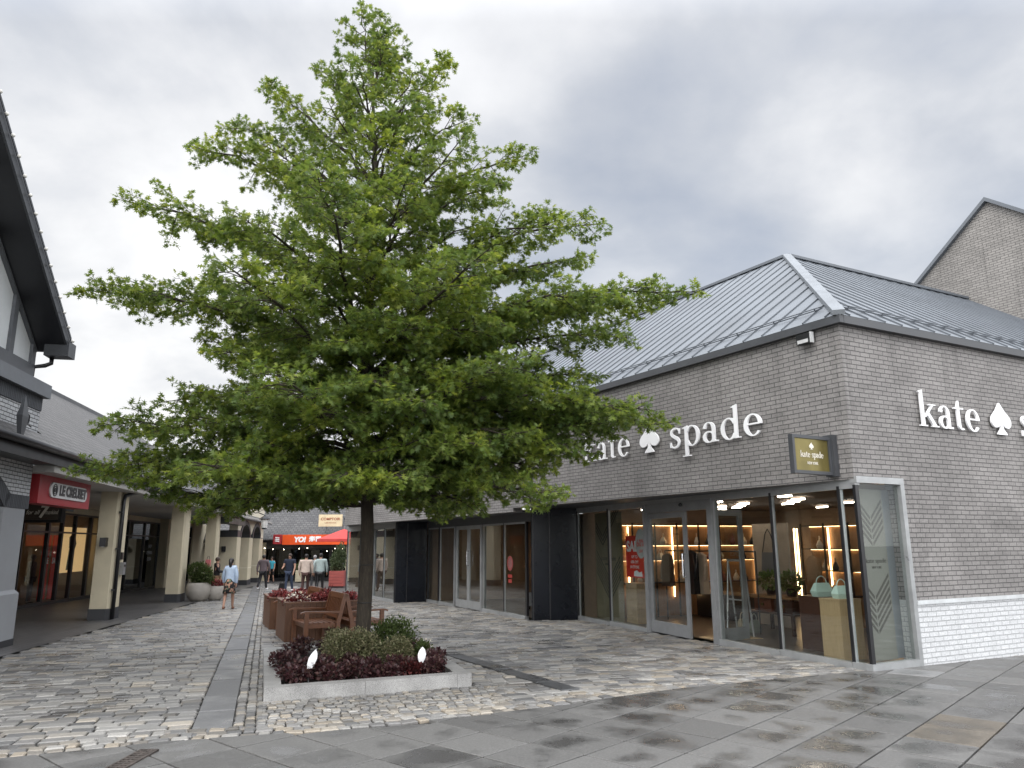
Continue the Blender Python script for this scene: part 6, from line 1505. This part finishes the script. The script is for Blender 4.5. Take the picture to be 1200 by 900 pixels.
def floral():
    m, nt, b, out = newmat('floral_cloth'); v = coords(nt); n = N(nt, 'ShaderNodeTexVoronoi', Scale=16.); nt.links.new(v, n.inputs['Vector'])
    r = ramp(nt, n.outputs['Color'], [(.45, (.012, .012, .013)), (.6, (.35, .20, .14)), (.75, (.10, .12, .08))]); r.color_ramp.interpolation = 'CONSTANT'; nt.links.new(r.outputs[0], b.inputs['Base Color']); b.inputs['Roughness'].default_value = .9; return m
cl = lambda n, c: paint('cloth_'+n, c, rough=.92, var=.1, scale=9., bump=.3, bscale=30)
person('woman seen from behind with a dark ponytail, pale blue shirt and dark floral skirt', -9.29, 25.44, 1.66, 8, cl('pale_blue', (.42, .52, .66)), floral(), stride=.22, arms=((.1, .25), (-.1, .3)), bottom='skirt', female=True, long_hair=True, shoe=paint('tan_shoe', (.22, .09, .05)))
q = at(255, 655, 32.0); person('woman in a dark jacket and tan trousers standing behind the smaller bowl planter', q[0], 32.0, 1.68, -60, cl('black', (.02, .018, .02)), cl('tan', (.36, .22, .13)), female=True, arms=((.3, 1.2), (.2, 1.3)), hair=M_hairb)
q = at(248, 657, 31.9); pbg = thing('pink_tote', 'flat pink shopping bag beside the woman in the dark jacket', 'bag', (q[0], 31.6, gz(31.6)+.9)); mb = MB(); fr = Frame((q[0]-.02, 31.6), (1, 0), (0, 1)); z = q[2]
mb.box(fr, -.09, .09, -.06, .06, z-.45, z+.05); build(mb, 'bag_body', paint('pink_paper', (.60, .18, .18), rough=.7), pbg); mb = MB(); mb.tube([fr(-.06, 0, z+.05), fr(-.03, 0, z+.18), fr(.03, 0, z+.18), fr(.06, 0, z+.05)], .01, 5); build(mb, 'strap', M_black, pbg)
person('man seen from behind in a purple grey top and dark trousers walking away', -13.1, 40.56, 1.84, -8, cl('mauve_grey', (.13, .10, .11)), cl('charcoal', (.022, .022, .026)), skin=M_skin2, stride=.3, arms=((-.2, .2), (.2, .2)), shoe=M_white, wide=1.15)
person('woman in a turquoise tee shirt and black shorts walking towards the camera', -16.0, 51.2, 1.72, 175, cl('turquoise', (.05, .36, .46)), M_black, sleeve='short', bottom='shorts', stride=.2, arms=((.1, .3), (.1, .4)), female=True, hair=M_hairb)
person('man in a navy polo shirt and jeans walking towards the camera', at(338, 693, 38.3)[0], 38.3, 1.86, 172, cl('navy', (.012, .018, .036)), cl('denim', (.035, .05, .09)), sleeve='short', stride=.18, arms=((.1, .3), (.25, 1.1)), hair=M_hairb, shoe=M_white, wide=1.1)
q = at(359, 655, 36.0); person('person seen from behind in a loose cream top and brown trousers', q[0], 36.0, 1.82, 6, cl('cream_pink', (.56, .46, .40)), cl('maroon_brown', (.06, .028, .025)), stride=.15, arms=((.05, .3), (.05, .3)), wide=1.2)
q = at(376, 655, 36.6); person('man seen from behind in a pale mint jacket and black trousers', q[0], 36.6, 1.86, 4, cl('mint_grey', (.38, .46, .46)), M_black, stride=.18, arms=((-.1, .2), (.1, .3)), wide=1.15)
q = at(369, 658, 40.5); person('person in a grey hooded top walking ahead between the cream and mint tops', q[0], 40.5, 1.78, 0, cl('grey', (.26, .25, .25)), cl('charcoal', (0, 0, 0)), hair=cl('hood_grey', (.28, .27, .27)), stride=.15)
q = at(323.5, 690, 40.); bg = thing('shoulder_bag', 'black bag standing on the paving behind the walking men', 'bag', (q[0], 41., gz(41)))
fr = Frame((q[0], 41.), (1, 0), (0, 1)); z = gz(41)+.01; mb = MB(); mb.hexa([fr(-.16, -.1, z), fr(.16, -.1, z), fr(.16, .1, z), fr(-.16, .1, z), fr(-.12, -.06, z+.30), fr(.12, -.06, z+.30), fr(.12, .06, z+.30), fr(-.12, .06, z+.30)]); build(mb, 'bag_body', M_black, bg, bevel=.03)
mb = MB(); mb.tube([fr(-.08, 0, z+.29), fr(-.04, 0, z+.42), fr(.04, 0, z+.42), fr(.08, 0, z+.29)], .012, 6); build(mb, 'strap', M_black, bg)
q = LF.xy(8.0, BL-.9); mq = person('mannequin', q[0], q[1], 1.82, -70, cl('mannequin_grey', (.22, .22, .225)), cl('mannequin_slate', (.12, .12, .14)), skin=paint('mannequin_shell', (.3, .29, .28), rough=.4), hair=paint('mannequin_shell', (0, 0, 0)))
mq.name = 'mannequin'; mq['category'] = 'mannequin'; mq['label'] = 'grey dressed mannequin behind the doors of the arcade shop'

# ------------------------------------------------------------------ sky, light, view
w = bpy.data.worlds.new('World'); sc.world = w; w.use_nodes = True; nt = w.node_tree; nt.nodes.clear()
out = nt.nodes.new('ShaderNodeOutputWorld'); bgn = nt.nodes.new('ShaderNodeBackground'); nt.links.new(bgn.outputs[0], out.inputs[0])
SUN_EL, SUN_AZ = 50., 205.                 # high and behind the camera, veiled by cloud
sky = nt.nodes.new('ShaderNodeTexSky'); sky.sky_type = 'NISHITA'; sky.sun_disc = False; sky.sun_elevation = R(SUN_EL); sky.sun_rotation = R(SUN_AZ); sky.dust_density = 2.
tc = nt.nodes.new('ShaderNodeTexCoord'); sep = nt.nodes.new('ShaderNodeSeparateXYZ'); nt.links.new(tc.outputs['Generated'], sep.inputs[0])
def math_(op, a, b=None, c=None):
    n = nt.nodes.new('ShaderNodeMath'); n.operation = op
    for k, v in enumerate((a, b, c)):
        if v is None: continue
        if isinstance(v, (int, float)): n.inputs[k].default_value = v
        else: nt.links.new(v, n.inputs[k])
    return n.outputs[0]
zz = math_('ADD', math_('MAXIMUM', sep.outputs['Z'], 0.), .42)
cmb = nt.nodes.new('ShaderNodeCombineXYZ'); nt.links.new(math_('DIVIDE', sep.outputs['X'], zz), cmb.inputs[0]); nt.links.new(math_('DIVIDE', sep.outputs['Y'], zz), cmb.inputs[1])
n1 = N(nt, 'ShaderNodeTexNoise', Scale=2.3, Detail=9., Roughness=.52, Distortion=.15); nt.links.new(cmb.outputs[0], n1.inputs['Vector'])
n2 = N(nt, 'ShaderNodeTexNoise', Scale=1.0, Detail=3., Roughness=.5); mp = nt.nodes.new('ShaderNodeMapping'); mp.inputs['Location'].default_value = (3.7, 1.3, 0); nt.links.new(cmb.outputs[0], mp.inputs[0]); nt.links.new(mp.outputs[0], n2.inputs['Vector'])
CL = 33.
mixv = math_('ADD', math_('MULTIPLY', n1.outputs[0], .6), math_('MULTIPLY', n2.outputs[0], .4))
cl_ = ramp(nt, mixv, [(.37, (.44, .475, .54)), (.45, (.57, .59, .625)), (.52, (.74, .745, .755)), (.60, (.90, .90, .895))])
hz = ramp(nt, sep.outputs['Z'], [(0., (1.06, 1.05, 1.035)), (.28, (1.03, 1.03, 1.03)), (.75, (.90, .91, .94))])
m0 = N(nt, 'ShaderNodeMix', data_type='RGBA', blend_type='MULTIPLY'); m0.inputs[0].default_value = 1; nt.links.new(cl_.outputs[0], m0.inputs[6]); nt.links.new(hz.outputs[0], m0.inputs[7])
zen = ramp(nt, math_('SUBTRACT', sep.outputs['Z'], math_('MULTIPLY', sep.outputs['Y'], .75)), [(.02, (.36,)*3), (.50, (1.15,)*3)])      # the deck is thinnest overhead and behind the camera
m1 = N(nt, 'ShaderNodeMix', data_type='RGBA', blend_type='MULTIPLY'); m1.inputs[0].default_value = 1; nt.links.new(m0.outputs[2], m1.inputs[6]); nt.links.new(zen.outputs[0], m1.inputs[7])
sc_up = N(nt, 'ShaderNodeMix', data_type='RGBA', blend_type='MULTIPLY'); sc_up.inputs[0].default_value = 1; sc_up.inputs[7].default_value = (CL, CL, CL, 1); nt.links.new(m1.outputs[2], sc_up.inputs[6])
thin = ramp(nt, n2.outputs[0], [(.30, (.45,)*3), (.46, (.06,)*3)])
mx = N(nt, 'ShaderNodeMix', data_type='RGBA'); nt.links.new(thin.outputs[0], mx.inputs[0]); nt.links.new(sc_up.outputs[2], mx.inputs[6]); nt.links.new(sky.outputs[0], mx.inputs[7]); nt.links.new(mx.outputs[2], bgn.inputs[0])
bgn.inputs[1].default_value = .1
sl = bpy.data.lights.new('sun', 'SUN'); so = bpy.data.objects.new('sun', sl); COL.objects.link(so); sl.energy = 1.5; sl.angle = R(40); sl.color = (1, .95, .87)
az = R(SUN_AZ); dirv = Vector((math.sin(az)*math.cos(R(SUN_EL)), math.cos(az)*math.cos(R(SUN_EL)), math.sin(R(SUN_EL)))); so.rotation_euler = dirv.to_track_quat('Z', 'Y').to_euler(); so.location = (0, -5, 30)
sc.view_settings.view_transform = 'Standard'; sc.view_settings.look = 'None'; sc.view_settings.exposure = .12; sc.view_settings.gamma = 1.; sc.view_settings.use_curve_mapping = False
sc.render.engine = 'CYCLES'; sc.cycles.max_bounces = 8; sc.cycles.transparent_max_bounces = 16; sc.cycles.diffuse_bounces = 3; sc.cycles.glossy_bounces = 4; sc.cycles.caustics_reflective = False; sc.cycles.caustics_refractive = False; sc.cycles.sample_clamp_indirect = 4.
sc.cycles.use_denoising = True
try: sc.cycles.denoiser = 'OPENIMAGEDENOISE'
except Exception: pass
